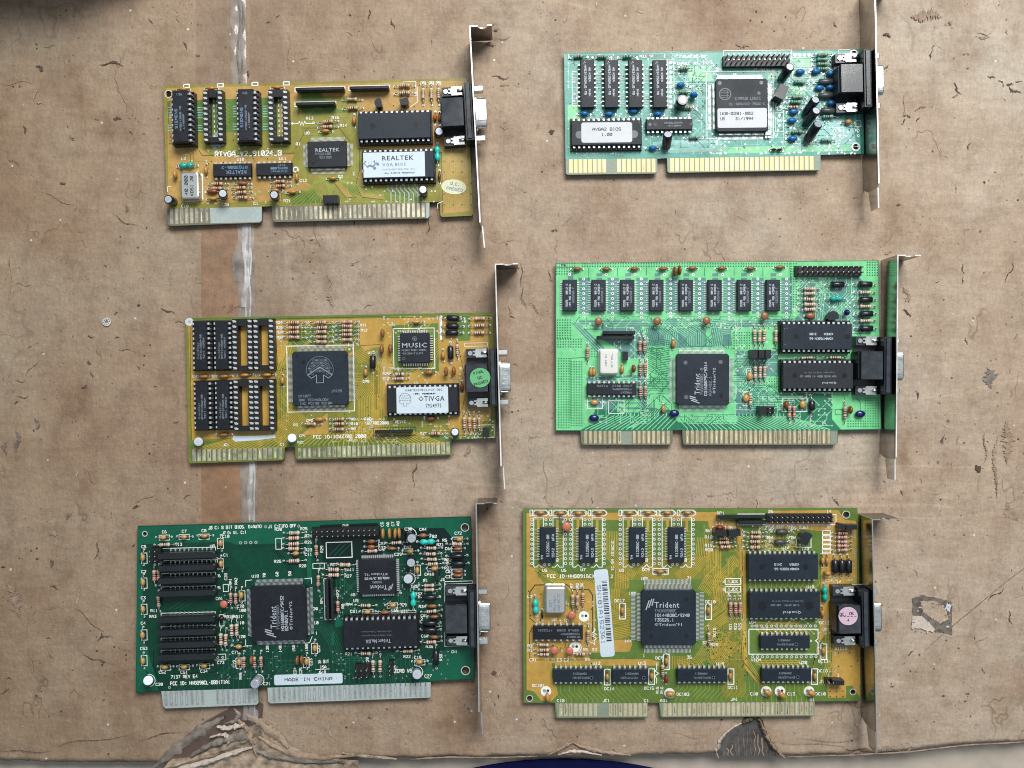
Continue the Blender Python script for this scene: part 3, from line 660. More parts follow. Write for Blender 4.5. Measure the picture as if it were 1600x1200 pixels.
# ---------------------------------------------------------------- setting
def edge_y(x):      # torn lower edge of the cardboard, photo pixels
    pts = [(-80,1185),(100,1192),(240,1192),(300,1200),(330,1198),(400,1187),(470,1192),(520,1190),(560,1184),(640,1185),(700,1183),(760,1184),(860,1181),(930,1182),(960,1184),(1000,1180),(1060,1179),(1120,1177),(1180,1175),(1230,1181),(1290,1180),(1340,1178),(1400,1176),(1440,1170),(1500,1163),(1600,1159),(1700,1153)]
    for (a, ya), (b, yb) in zip(pts, pts[1:]):
        if a <= x <= b: return ya+(yb-ya)*(x-a)/(b-a)
    return pts[-1][1]
def hnoise(x, y, seed=0):
    from mathutils import noise
    return noise.noise(Vector((x, y, seed*7.3)))
def cardboard_material():
    m = bpy.data.materials.new('cardboard'); m.use_nodes = True; nt = m.node_tree; n = nt.nodes; l = nt.links; b = n['Principled BSDF']
    tc = n.new('ShaderNodeTexCoord')
    def noise(scale, det, sx=1, sy=1, rough=.55):
        mp = n.new('ShaderNodeMapping'); mp.inputs['Scale'].default_value = (sx, sy, 1); l.new(tc.outputs['Object'], mp.inputs[0])
        q = n.new('ShaderNodeTexNoise'); q.inputs['Scale'].default_value = scale; q.inputs['Detail'].default_value = det; q.inputs['Roughness'].default_value = rough
        l.new(mp.outputs[0], q.inputs['Vector']); return q.outputs[0]
    def ramp(src, stops):
        r = n.new('ShaderNodeValToRGB'); e = r.color_ramp.elements
        e[0].position, e[0].color = stops[0][0], stops[0][1]+(1,)
        e[1].position, e[1].color = stops[-1][0], stops[-1][1]+(1,)
        for p, c in stops[1:-1]: k = e.new(p); k.color = c+(1,)
        l.new(src, r.inputs[0]); return r.outputs[0]
    def mix(kind, f, a, bb):
        x = n.new('ShaderNodeMix'); x.data_type = 'RGBA'; x.blend_type = kind
        if isinstance(f, float): x.inputs[0].default_value = f
        else: l.new(f, x.inputs[0])
        l.new(a, x.inputs[6]); l.new(bb, x.inputs[7]); return x.outputs[2]
    base = ramp(noise(9, 5), [(.3, (.335, .25, .18)), (.5, (.395, .318, .245)), (.72, (.42, .375, .31))])
    # browner towards the left, greyer right; light falloff to the left partly painted in
    sp = n.new('ShaderNodeSeparateXYZ'); l.new(tc.outputs['Object'], sp.inputs[0])
    mr = n.new('ShaderNodeMapRange'); mr.inputs[1].default_value = -.26; mr.inputs[2].default_value = .24; l.new(sp.outputs[0], mr.inputs[0])
    tone = ramp(mr.outputs[0], [(0, (.70, .64, .57)), (.45, (.86, .82, .79)), (1, (1.0, 1.0, 1.0))])
    c = mix('MULTIPLY', 1.0, base, tone)
    fib = ramp(noise(900, 4, 1, .35, .7), [(.3, (.86, .85, .84)), (.7, (1.12, 1.12, 1.12))]); c = mix('MULTIPLY', 1.0, c, fib)
    fib2 = ramp(noise(260, 5, .25, 1, .7), [(.3, (.88, .87, .86)), (.7, (1.10, 1.10, 1.10))]); c = mix('MULTIPLY', 1.0, c, fib2)
    blot = ramp(noise(24, 6, 1, .7), [(.30, (.74, .66, .60)), (.46, (1, 1, 1)), (1, (1.06, 1.06, 1.04))]); c = mix('MULTIPLY', 1.0, c, blot)
    smd = ramp(noise(7, 3, 1.5, 1), [(.28, (.78, .70, .64)), (.42, (1, 1, 1))]); c = mix('MULTIPLY', .8, c, smd)
    # specks
    for sc_, thr, dark in ((330, .12, (.18, .14, .12)), (150, .055, (.10, .08, .07)), (620, .15, (.45, .40, .36))):
        vo = n.new('ShaderNodeTexVoronoi'); vo.inputs['Scale'].default_value = sc_; l.new(tc.outputs['Object'], vo.inputs['Vector'])
        gate = n.new('ShaderNodeMath'); gate.operation = 'LESS_THAN'; gate.inputs[1].default_value = .16
        s2 = n.new('ShaderNodeSeparateColor'); l.new(vo.outputs['Color'], s2.inputs[0]); l.new(s2.outputs[0], gate.inputs[0])
        lt = n.new('ShaderNodeMapRange'); lt.inputs[1].default_value = thr; lt.inputs[2].default_value = thr*2; lt.inputs[3].default_value = 1; lt.inputs[4].default_value = 0
        l.new(vo.outputs['Distance'], lt.inputs[0])
        mu = n.new('ShaderNodeMath'); mu.operation = 'MULTIPLY'; l.new(gate.outputs[0], mu.inputs[0]); l.new(lt.outputs[0], mu.inputs[1])
        cm = n.new('ShaderNodeMapRange'); cm.inputs[1].default_value = .50; cm.inputs[2].default_value = .60; l.new(noise(19+sc_*.02, 3), cm.inputs[0])
        mq = n.new('ShaderNodeMath'); mq.operation = 'MULTIPLY'; l.new(mu.outputs[0], mq.inputs[0]); l.new(cm.outputs[0], mq.inputs[1]); mu = mq
        rgb = n.new('ShaderNodeRGB'); rgb.outputs[0].default_value = dark+(1,)
        c = mix('MULTIPLY', mu.outputs[0], c, rgb.outputs[0])
    vo = n.new('ShaderNodeTexVoronoi'); vo.inputs['Scale'].default_value = 75; l.new(tc.outputs['Object'], vo.inputs['Vector'])
    lt = n.new('ShaderNodeMapRange'); lt.inputs[1].default_value = .03; lt.inputs[2].default_value = .055; lt.inputs[3].default_value = 1; lt.inputs[4].default_value = 0; l.new(vo.outputs['Distance'], lt.inputs[0])
    rgb = n.new('ShaderNodeRGB'); rgb.outputs[0].default_value = (.6, .57, .52, 1); c = mix('MIX', lt.outputs[0], c, rgb.outputs[0])
    def cracks(scale, width, mscale, thr, sx=1, sy=1):
        q = noise(scale, 3, sx, sy, .6); s1 = n.new('ShaderNodeMath'); s1.operation = 'SUBTRACT'; s1.inputs[1].default_value = .5; l.new(q, s1.inputs[0])
        ab = n.new('ShaderNodeMath'); ab.operation = 'ABSOLUTE'; l.new(s1.outputs[0], ab.inputs[0])
        m1 = n.new('ShaderNodeMapRange'); m1.inputs[1].default_value = 0; m1.inputs[2].default_value = width; m1.inputs[3].default_value = 1; m1.inputs[4].default_value = 0; l.new(ab.outputs[0], m1.inputs[0])
        m2 = n.new('ShaderNodeMapRange'); m2.inputs[1].default_value = thr; m2.inputs[2].default_value = thr+.05; l.new(noise(mscale, 2), m2.inputs[0])
        mu = n.new('ShaderNodeMath'); mu.operation = 'MULTIPLY'; l.new(m1.outputs[0], mu.inputs[0]); l.new(m2.outputs[0], mu.inputs[1]); return mu.outputs[0]
    cr = cracks(16, .010, 9, .60); cr2 = cracks(45, .016, 22, .60, 1, .6); cr3 = cracks(11, .012, 7, .56, .25, 1.6)
    for src, col in ((cr, (.80, .76, .73, 1)), (cr2, (.72, .67, .63, 1)), (cr3, (1.18, 1.17, 1.15, 1))):
        rgb = n.new('ShaderNodeRGB'); rgb.outputs[0].default_value = col; c = mix('MULTIPLY', src, c, rgb.outputs[0])
    patchy = ramp(noise(55, 6, 1.3, .8, .7), [(.33, (.80, .77, .74)), (.5, (1, 1, 1)), (.68, (1.10, 1.10, 1.08))]); c = mix('MULTIPLY', 1.0, c, patchy)
    l.new(c, b.inputs['Base Color']); b.inputs['Roughness'].default_value = .72; b.inputs['Specular IOR Level'].default_value = .3
    bp = n.new('ShaderNodeBump'); bp.inputs['Strength'].default_value = .7; bp.inputs['Distance'].default_value = .0006
    add = n.new('ShaderNodeMath'); add.operation = 'ADD'; l.new(noise(500, 5, 1, 1, .65), add.inputs[0]); l.new(noise(60, 5, 1, .8, .6), add.inputs[1])
    sm = n.new('ShaderNodeMath'); sm.operation = 'MULTIPLY_ADD'; sm.inputs[1].default_value = -.5; l.new(cr2, sm.inputs[0]); l.new(add.outputs[0], sm.inputs[2])
    sm2 = n.new('ShaderNodeMath'); sm2.operation = 'MULTIPLY_ADD'; sm2.inputs[1].default_value = 2.2; l.new(noise(26, 4, 1, .7), sm2.inputs[0]); l.new(sm.outputs[0], sm2.inputs[2])
    l.new(sm2.outputs[0], bp.inputs['Height']); l.new(bp.outputs[0], b.inputs['Normal'])
    MATS['cardboard'] = m
cardboard_material()
mat('fibre_dark', (.085, .058, .042), .85, var=.35, nscale=500, bump=.5); mat('fibre_mid', (.27, .195, .14), .85, var=.3, nscale=400, bump=.5)
mat('fibre_light', (.48, .42, .36), .8, var=.15); mat('tape_dark', (.10, .06, .045), .18, var=.4, nscale=120, bump=1.0, bscale=130, alpha=.72, coat=.6); mat('smudge_grey', (.15, .13, .11), .8, var=.4, nscale=300)
mat('tape_brown', (.40, .20, .10), .45, var=.30, nscale=140, bump=.3, bscale=500, alpha=.34)
mat('tape_clear', (.44, .42, .40), .15, var=.35, nscale=160, bump=1.0, bscale=150, alpha=.36, coat=.8)
mat('tape_film', (.27, .19, .145), .5, var=.25, nscale=140, bump=.3, bscale=500, alpha=.13); mat('tape_white', (.66, .67, .69), .25, var=.3, nscale=200, alpha=.48, bump=.6, bscale=300)
mat('floor_wood', (.42, .37, .31), .7, var=.12, nscale=90, bump=.3, bscale=300); mat('torn_grey', (.30, .235, .17), .85, var=.5, nscale=260, bump=.8, bscale=500)
mat('navy_cloth', (.003, .005, .040), .9, var=.1, spec=.1); mat('corrugation', (.075, .072, .068), .8, var=.3, nscale=300, bump=.5)
TEARS = [(1120,1182,1142,1130),(1142,1130,1165,1122),(1165,1122,1190,1120),(1190,1120,1222,1182)]
def in_flap(x, y): return inside((x, y), [(1112,1190),(1116,1162),(1130,1138),(1150,1128),(1166,1124),(1186,1140),(1222,1190)])
def build_cardboard():
    mb = MB(); nx, ny = 300, 190; X = [-110+i*(1820/nx) for i in range(nx+1)]; idx = {}
    dents = [(765,62,14,2.6),(310,75,12,2),(65,275,10,2),(110,215,14,1.6),(60,665,9,2.5),(155,860,10,1.8),(1425,345,16,1.4),(835,470,26,2.2),(505,440,9,3),(300,830,30,1.5),(1480,690,40,1.5)]
    for j in range(ny+1):
        for i, x in enumerate(X):
            y0, y1 = -90, edge_y(x)+2.5*hnoise(x*.05, 3)+1.5*hnoise(x*.2, 9); t = j/ny; y = y0+(y1-y0)*t
            z = -1.2+1.0*hnoise(x*.006, y*.006, 1)+.5*hnoise(x*.02, y*.02, 2)+.22*hnoise(x*.07, y*.07, 3)
            z += .30*hnoise(x*.16, y*.16, 14)+.5*(.5-abs(hnoise(x*.022, y*.013, 15)))**3*4
            z += 1.3*math.exp(-((x-112-3*math.sin(y*.02))/3.5)**2)*(1 if y > 640 else .25)         # vertical crease
            z -= 1.0*math.exp(-((x-512)/5)**2)*(1 if 330 < y < 500 else .3)
            z -= 1.6*math.exp(-((y-(1174-.015*x+5*hnoise(x*.01, 4)))/2.2)**2)*(1 if x < 330 else 0)
            if y > 1090: z -= 2.2*((y-1090)/100)**2*(.4+.6*hnoise(x*.008, 5)**2)
            for dx, dy, r, dz in dents: z -= dz*math.exp(-((x-dx)**2+(y-dy)**2)/r**2)
            if y > 1150: z += 3*hnoise(x*.03, y*.05, 6)*((y-1150)/40)
            z -= 14*max(0, (18-y)/108)*max(0, min(1, (250-x)/120))
            if t > .995: z -= .6
            w = W(x, y, 0); idx[i, j] = len(mb.v); mb.v.append((w[0], w[1], min(z, -.15)))
    for j in range(ny):
        for i in range(nx):
            xm = (X[i]+X[i+1])/2; w = mb.v[idx[i, j]]; ym = 600-w[1]
            mb.face([idx[i, j+1], idx[i+1, j+1], idx[i+1, j], idx[i, j]], 'cardboard', True)
    o = len(mb.v)                                    # cut edge, 5 mm board
    for i in range(nx+1): v = mb.v[idx[i, ny]]; mb.v.append((v[0], v[1]+1, -15))
    for i in range(nx): mb.face([o+i, o+i+1, idx[i+1, ny], idx[i, ny]], 'fibre_mid')
    # gouges, rubbed spots and scratches in the paper skin
    def mark(x, y, L, w, a, m='fibre_dark', seed=0, z=.0):
        rnd = random.Random(seed+int(x*3+y*7)); c, s_ = math.cos(R(a)), math.sin(R(a)); up, dn = [], []
        n = max(4, int(L/1.3)); bend = rnd.uniform(-.08, .08)*L
        for i in range(n+1):
            t = i/n; u = (t-.5)*L; hw = w*.36*math.sin(math.pi*min(max(t, .02), .98))*rnd.uniform(.05, 1.5)+.12; off = bend*(4*t*(1-t))+rnd.uniform(-.5, .5)+min(2.2, L*.07)*math.sin(t*7+L)
            for lst, sg in ((up, 1), (dn, -1)):
                v = off+sg*hw; q = W(x+u*c-v*s_, y+u*s_+v*c); lst.append((q[0], q[1]))
        poly = up+dn[::-1]; mb.prism(poly, None, .02+z+mb.cnt*.004, m); mb.cnt = (mb.cnt+1) % 30
    M = [(62,106,14,9,40),(174,101,38,5,3),(100,95,24,1.6,90,'fibre_mid'),(77,72,18,3,-10,'fibre_mid'),(55,145,34,3,95,'fibre_mid'),(60,160,10,6,0,'fibre_mid'),(39,202,14,4,80),(112,215,10,4,20),
     (183,185,13,6,0,'fibre_dark'),(151,186,9,4,0),(22,253,20,1.6,25),(98,287,10,5,0),(205,207,8,2,40),(25,130,50,1.1,-3,'fibre_mid'),(235,33,10,2,40),(277,25,22,4,70,'fibre_mid'),(290,70,14,3,60),(310,86,6,3,0),(101,119,3,3,0),(115,25,3,2,0),
     (92,311,60,1.6,22,'fibre_mid'),(195,345,42,1.4,26),(165,415,5,3,45),(198,325,14,6,80,'fibre_mid'),(223,425,14,6,30,'fibre_mid'),(217,477,6,4,0),(181,489,7,4,-30),(262,487,24,4,20),(266,436,38,1.5,-82,'fibre_mid'),(142,526,10,3,10),(183,527,8,2,-20),(198,546,26,4,5,'fibre_mid'),(139,567,9,7,20),(216,574,6,3,40),(143,585,12,2,70),(50,578,40,2,-55,'fibre_mid'),(32,595,16,1.5,0),(17,435,70,5,90,'fibre_mid'),(35,445,28,4,0,'fibre_mid'),(280,503,14,1.5,0),
     (25,690,34,10,90,'smudge_grey'),(8,700,24,10,90,'fibre_mid'),(57,662,20,7,80,'smudge_grey'),(25,628,7,3,-40),(35,619,22,1.4,-5),(108,805,16,8,130,'fibre_mid'),(213,791,14,4,-20),(228,776,40,1.8,-25,'fibre_mid'),(59,873,5,5,0),(80,880,14,5,80),(152,860,30,3,-80),(155,868,14,4,60,'fibre_mid'),(238,720,16,4,10,'fibre_mid'),(240,694,4,2,0),(169,682,3,2,0),(5,886,8,4,0),(132,604,10,6,-30),(84,834,14,14,0,'fibre_mid'),(292,775,14,1.6,-30),(4,735,22,6,80,'fibre_mid'),(275,660,10,1.3,-20),
     (85,917,14,3,25),(76,997,8,2,0),(145,1031,36,2,18),(161,1034,9,6,0),(57,1087,5,4,0),(162,1093,5,2,-30),(7,1081,18,2,-25),(14,1060,8,2,0),(53,1140,26,1.3,95,'fibre_mid'),(20,940,60,26,70,'fibre_mid'),(160,997,20,4,-20),(139,970,60,1.2,40,'fibre_dark'),(165,990,30,2,35,'fibre_mid'),(190,1012,36,1.1,32,'fibre_mid'),(121,930,40,8,85,'fibre_mid'),(285,1120,22,1.6,45,'fibre_mid'),(250,1148,70,1.2,-12),(145,1158,110,1.3,-8,'fibre_dark'),(35,1173,90,1.4,-1,'fibre_dark'),
     (434,25,8,4,-40),(547,22,5,5,80),(577,22,16,3,-84),(613,37,18,5,70),(419,35,6,3,0),(388,116,12,6,90,'fibre_dark'),(451,84,60,.7,90,'fibre_mid'),(308,86,5,3,0),(561,48,2,2,0),
     (768,68,16,6,0,'fibre_mid'),(783,59,28,1.3,-8),(782,120,28,4,5,'fibre_dark'),(788,132,14,8,0,'fibre_mid'),(775,45,10,5,0,'fibre_mid'),(790,190,10,3,-30,'fibre_mid'),(745,178,6,2,0,'fibre_mid'),
     (828,112,6,10,-70,'fibre_mid'),(1050,80,16,4,80,'fibre_mid'),(1160,72,24,6,10,'fibre_mid'),(862,206,8,12,80),(868,30,5,2,0),(1305,38,10,2,60),
     (553,348,8,3,90),(584,374,4,3,0),(669,355,26,3,100,'fibre_dark'),(645,382,7,1.5,-40),(711,402,10,4,60,'fibre_mid'),(555,410,18,1.4,-8),(575,478,14,2,-20,'fibre_mid'),(514,440,26,3,85,'fibre_mid'),(517,466,30,10,85,'fibre_mid'),(816,430,40,1.6,86),(819,465,36,2,80),(835,482,34,1.4,40),(866,360,12,3,5),(870,385,22,3,90,'fibre_mid'),(860,430,20,1.4,80),(790,374,50,.8,2,'fibre_mid'),(800,487,22,8,60,'fibre_mid'),(487,375,6,2,0),(430,365,4,3,0),(418,400,4,3,0),(408,454,3,3,0),(360,482,18,12,-60,'smudge_grey'),(350,480,8,4,-60,'fibre_dark'),(372,480,14,3,-10),
     (648,735,22,4,-70,'fibre_dark'),(645,750,24,1.2,90),(487,776,4,2,0),(439,741,3,3,0),(587,800,22,1.2,75,'fibre_mid'),(732,704,20,6,110,'fibre_mid'),(850,745,50,2,88,'fibre_mid'),(780,837,16,8,90,'fibre_mid'),(784,783,8,4,0,'fibre_mid'),(792,930,40,1.2,100,'fibre_mid'),(772,1052,10,8,0,'fibre_dark'),(779,1088,6,3,90),(773,1100,6,3,90),(740,1085,3,2,0),(830,1124,3,2,0),(605,1108,4,3,0),(1308,785,14,3,45),(1304,778,10,6,20,'fibre_mid'),(925,782,12,1.5,90),(1110,775,10,4,0,'fibre_mid'),(1183,787,14,1.2,90),
     (1386,55,14,6,20,'fibre_dark'),(1385,105,10,4,-45),(1455,84,14,2.5,-80,'fibre_dark'),(1459,72,8,3,-50,'fibre_mid'),(1538,52,22,1.4,0),(1538,58,18,6,0,'fibre_mid'),(1549,120,12,5,10),(1495,138,22,5,60,'fibre_dark'),(1493,150,12,3,-20,'fibre_mid'),(1415,160,44,1.8,-80,'fibre_mid'),(1417,181,14,5,10),(1412,190,12,4,-50),(1438,168,20,4,-20,'fibre_mid'),(1434,186,8,4,-50),(1514,228,14,2.4,-70),(1585,140,24,6,30,'fibre_dark'),(1578,132,12,5,0),(1565,130,14,3,50),(1592,127,12,2,0),(1513,106,5,5,0,'fibre_mid'),(1448,26,50,26,0,'fibre_mid') ,(1485,35,8,10,60,'fibre_mid'),(1404,320,7,4,0),(1538,285,5,3,70),(1532,361,3,4,0),(1573,50,10,4,70,'fibre_mid'),(1494,295,14,1.2,85),(1388,395,12,4,-20,'fibre_mid'),
     (1532,362,5,2,90),(1505,420,16,3,80),(1504,438,12,2,-80),(1576,425,34,3.2,-68),(1538,426,3,2,0),(1474,468,4,3,0),(1417,489,16,3.4,35),(1415,468,8,2,60,'fibre_mid'),(1510,533,12,3.2,75),(1521,497,6,2,80,'fibre_mid'),(1434,616,14,5,75,'fibre_dark'),(1587,526,10,2,-60,'fibre_mid'),(1572,506,3,2,0),(1418,460,26,14,70,'fibre_mid'),(1546,590,34,26,80,'smudge_grey'),
     (1474,686,16,4,95),(1482,658,8,2,30),(1498,688,16,1.2,80,'fibre_mid'),(1466,722,7,3,90),(1529,732,14,11,60,'fibre_dark'),(1560,728,100,9,92,'fibre_mid'),(1576,690,70,22,90,'fibre_mid'),(1580,800,36,20,60,'fibre_mid'),(1538,700,50,4,90,'fibre_mid'),(1409,770,9,3,60),(1402,812,8,1.5,20),(1429,766,3,2,0),(1502,805,3,2,0),(1507,836,3,2,0),(1440,751,8,2,70,'fibre_mid'),(1432,895,14,2,60,'fibre_mid'),
     (1545,942,250,1.7,-38,'smudge_grey'),(1556,929,34,2.6,-38),(1482,984,18,5,-36,'fibre_dark'),(1423,1020,12,2.6,-36),(1437,1023,3,2,0),(1579,965,22,3.6,78),(1474,1088,8,3,-20),(1512,1084,7,2.5,15),(1537,1048,12,1.4,70),(1394,1073,5,4,0),(1385,986,2,2,0),(1402,960,10,1,85),(1340,1170,50,2,5),(1420,1172,16,4,-50,'fibre_mid'),(1385,1170,44,7,4,'fibre_mid'),(1340,1178,26,5,8,'fibre_mid'),(1080,1148,60,1.2,4,'fibre_mid'),(1300,1150,110,1.5,-3,'fibre_mid'),(1270,1160,120,1.2,4,'fibre_mid'),(520,1145,36,1.2,60,'fibre_light'),(445,1120,10,1.2,45,'fibre_light'),(600,1128,40,.9,25,'fibre_light'),(578,1121,8,4,0,'fibre_dark'),(350,1008,4,2,0)]
    for t in M: mark(*t)
    rnd = random.Random(5)
    for _ in range(300):
        x, y = rnd.uniform(0, 1600), rnd.uniform(0, 1165); mark(x, y, rnd.uniform(1.5, 7), rnd.uniform(.8, 2.4), rnd.uniform(0, 180), rnd.choice(['fibre_dark', 'fibre_mid', 'fibre_mid']))
    for _ in range(150):
        x, y = rnd.uniform(0, 1600), rnd.uniform(0, 1165); mark(x, y, rnd.uniform(4, 18), rnd.uniform(.6, 1.2), rnd.choice([0, 90, 90, 20, 70, 120])+rnd.uniform(-8, 8), rnd.choice(['fibre_light', 'fibre_mid']))
    me = mb.mesh('cardboard_sheet'); o = bpy.data.objects.new('cardboard_sheet', me); C.objects.link(o)
    o['kind'] = 'structure'
    # remains of a torn-off label
    lb = MB()
    def patch(poly, m, z):
        q = []
        for (x0, y0), (x1, y1) in zip(poly, poly[1:]+poly[:1]):
            for k in range(6): t = k/6; q.append((x0+(x1-x0)*t+1.6*hnoise(x0+k*.9, y0, z*9), y0+(y1-y0)*t+1.6*hnoise(y0+k*.9, x0, z*9)))
        poly = q
        lb.prism([W(*p)[:2] for p in poly], None, z, m)
    patch([(1426,934),(1440,930),(1462,934),(1487,941),(1488,992),(1476,988),(1462,987),(1450,975),(1440,962),(1426,960)], 'smudge_grey', .25)
    patch([(1438,940),(1460,938),(1478,952),(1482,968),(1470,974),(1456,966),(1442,956)], 'cardboard', .33)
    patch([(1426,962),(1440,962),(1452,972),(1461,984),(1458,988),(1440,982),(1424,983)], 'fibre_light', .45)
    patch([(1479,941),(1486,946),(1484,956),(1476,953)], 'sticker_white', .45)
    r_ = random.Random(8)
    for _ in range(46):
        x = r_.uniform(1425, 1489); y = r_.uniform(932, 990)
        if 1444 < x < 1476 and 944 < y < 964 and r_.random() < .7: continue
        w = W(x, y); lb.disc(w[0], w[1], r_.uniform(.5, 2.0), .5+r_.random()*.1, r_.choice(['fibre_dark', 'fibre_mid', 'fibre_light', 'smudge_grey']), 6, r_.uniform(.5, 3))
    lo = bpy.data.objects.new('torn_label', lb.mesh('torn_label')); C.objects.link(lo); lo.parent = o
    # flap torn up at the lower edge
    fb = MB()
    def sheet(rows, m, mm=None):
        n = len(rows[0]); oo = len(fb.v)
        for r in rows:
            for p in r: fb.v.append(W(p[0], p[1], 0)[:2]+(p[2],))
        for j in range(len(rows)-1):
            for i in range(n-1): fb.face([oo+j*n+i, oo+j*n+i+1, oo+(j+1)*n+i+1, oo+(j+1)*n+i], m, True)
    hole = [(1124,1181),(1122,1172),(1127,1166),(1126,1158),(1133,1150),(1140,1141),(1150,1135),(1158,1130),(1170,1124),(1180,1122),(1187,1132),(1193,1146),(1200,1158),(1208,1170),(1214,1181)]
    fb.prism([W(*p)[:2] for p in hole], None, .9, 'corrugation')
    for k in range(13):                                   # torn inner fibres
        x = 1130+k*6; y1 = 1136+abs(x-1172)*.9; r_ = random.Random(k)
        q = [W(x+r_.uniform(-2,2)+t*.5, y1+(1180-y1)*t/4) for t in range(5)]; fb.ribbon([(p[0], p[1]) for p in q], r_.uniform(.8, 2.2), 1.0+k*.03, r_.choice(['smudge_grey', 'smudge_grey', 'fibre_mid']))
    def curl(path, wd, hgt, m, seed, twist=1.0):
        n = len(path)*9; pts = []
        for i in range(n+1):
            t = i/n*(len(path)-1); k = min(int(t), len(path)-2); f = t-k
            pts.append((path[k][0]+(path[k+1][0]-path[k][0])*f, path[k][1]+(path[k+1][1]-path[k][1])*f))
        rows = []
        for i, (x, y) in enumerate(pts):
            a = pts[max(0, i-1)]; b_ = pts[min(n, i+1)]; dx, dy = b_[0]-a[0], b_[1]-a[1]; L = math.hypot(dx, dy) or 1; nx_, ny_ = -dy/L, dx/L
            ww = wd*(.55+.9*abs(hnoise(i*.21, seed)))*math.sin(math.pi*min(.97, max(.06, i/n)))**.5
            r = []
            for k in range(7):
                u = k/6-.5; r.append((x+nx_*ww*u+1.0*hnoise(i*.3, k*.7, seed), y+ny_*ww*u+1.0*hnoise(i*.3+9, k*.7, seed), .3+hgt*(math.cos(u*math.pi)+.55*hnoise(i*.25, k*1.3, seed+2)+.35*hnoise(i*.8, k*2.1, seed+5))*(.6+.8*abs(hnoise(i*.3, 3, seed)))))
            rows.append(r)
        sheet(rows, m)
    curl([(1184,1120),(1190,1134),(1197,1150),(1206,1163),(1216,1175),(1226,1183)], 12, 11, 'fibre_mid', 1)
    curl([(1190,1122),(1195,1138),(1204,1155),(1214,1168)], 5, 7, 'cardboard', 2)
    curl([(1160,1128),(1170,1122),(1180,1118),(1188,1115)], 14, 9, 'fibre_dark', 3)
    curl([(1176,1119),(1184,1116),(1190,1122)], 8, 8, 'fibre_mid', 4)
    curl([(1122,1184),(1118,1172),(1124,1158),(1132,1147),(1146,1136),(1160,1129)], 5, 2.2, 'fibre_light', 5)
    curl([(855,1180),(872,1172),(884,1165),(897,1158)], 6, 3, 'fibre_mid', 6)
    curl([(895,1160),(905,1165),(920,1170),(950,1176),(985,1180)], 8, 2.5, 'cardboard', 7)
    curl([(872,1179),(890,1174),(910,1174),(940,1180)], 6, 2, 'fibre_light', 8)
    # crumpled torn edge at lower left: folded strips of paper one over another
    under = [(246,1214),(262,1192),(290,1168),(318,1142),(350,1122),(382,1112),(408,1120),(430,1136),(455,1166),(500,1184),(560,1188),(560,1214)]
    fb.prism([W(*p)[:2] for p in under], None, .35, 'torn_grey')
    fb.prism([W(*p)[:2] for p in ((262,1186),(290,1150),(322,1126),(362,1104),(398,1090),(412,1100),(410,1124),(392,1134),(366,1142),(330,1158),(300,1182))], None, .75, 'tape_dark')
    curl([(240,1200),(262,1182),(290,1158),(322,1136),(352,1120)], 22, 4, 'smudge_grey', 11)
    curl([(300,1180),(330,1164),(356,1154),(385,1150),(400,1160)], 22, 7, 'smudge_grey', 12)
    curl([(262,1198),(300,1186),(340,1174),(378,1160),(398,1150)], 18, 7, 'torn_grey', 13)
    curl([(250,1208),(285,1200),(325,1190),(365,1176),(396,1166)], 14, 8, 'fibre_light', 14)
    curl([(330,1150),(352,1146),(360,1156),(354,1164)], 8, 8, 'fibre_light', 15)
    curl([(372,1124),(384,1136),(392,1150),(398,1166),(402,1180)], 16, 7, 'fibre_mid', 16)
    curl([(385,1116),(404,1128),(420,1142),(436,1152),(450,1168)], 20, 4, 'cardboard', 17)
    curl([(398,1172),(420,1180),(450,1186),(490,1190),(540,1190)], 14, 5, 'smudge_grey', 18)
    curl([(405,1150),(425,1165),(455,1178),(500,1184),(560,1180)], 16, 3.5, 'fibre_mid', 19)
    curl([(340,1134),(356,1138),(372,1134),(384,1130)], 12, 9, 'fibre_light', 20)
    curl([(366,1106),(374,1116),(368,1126),(352,1130)], 10, 4, 'tape_clear', 21)
    curl([(535,1176),(552,1180),(580,1182),(620,1186)], 8, 3, 'torn_grey', 22)
    curl([(640,1186),(700,1183),(780,1184),(840,1181)], 4, 1.6, 'fibre_mid', 23); curl([(1230,1183),(1290,1181),(1350,1179),(1420,1175),(1500,1165),(1600,1159)], 4, 1.6, 'fibre_mid', 24)
    fo = bpy.data.objects.new('torn_edge', fb.mesh('torn_edge')); C.objects.link(fo); fo.parent = o
    pf = MB(); o0 = 0  # added flap out of view, only to shade the top left corner
    for j in range(13):
        t = j/12
        for i in range(40): x = -150+i*(430/39); w = W(x, -34-8*math.sin(t*1.5)*1.0+3*hnoise(x*.02, t*2, 3), 0); pf.v.append((w[0], w[1], -3+t*(165-140*max(0, (x-160)/120)**1.0)))
    for j in range(12):
        for i in range(39): pf.face([j*40+i, j*40+i+1, (j+1)*40+i+1, (j+1)*40+i], 'cardboard', True)
    po = bpy.data.objects.new('raised_flap', pf.mesh('raised_flap')); C.objects.link(po); po.parent = o
    # packing tape along the seam
    tb = MB(); 
    def strip(xs, y0, y1, z, m, n=90, bump=0, seed=0):
        oo = len(tb.v); k = len(xs)
        for j in range(n+1):
            y = y0+(y1-y0)*j/n
            for i, x in enumerate(xs):
                e = (0 < i < k-1)
                tb.v.append(W(x(y) if callable(x) else x, y)[:2]+(z+(bump*abs(hnoise(i*.9, y*.03, seed))*2 if e else 0),))
        for j in range(n):
            for i in range(k-1): tb.face([oo+(j+1)*k+i, oo+(j+1)*k+i+1, oo+j*k+i+1, oo+j*k+i], m, True)
    sl = lambda x0: (lambda y: x0+.006*(y-340))
    strip([sl(314), sl(345), sl(372)], 345, 505, .28, 'tape_brown', 40, .1); strip([sl(308), sl(345), sl(362)], -60, 140, .28, 'tape_film', 40, .1)
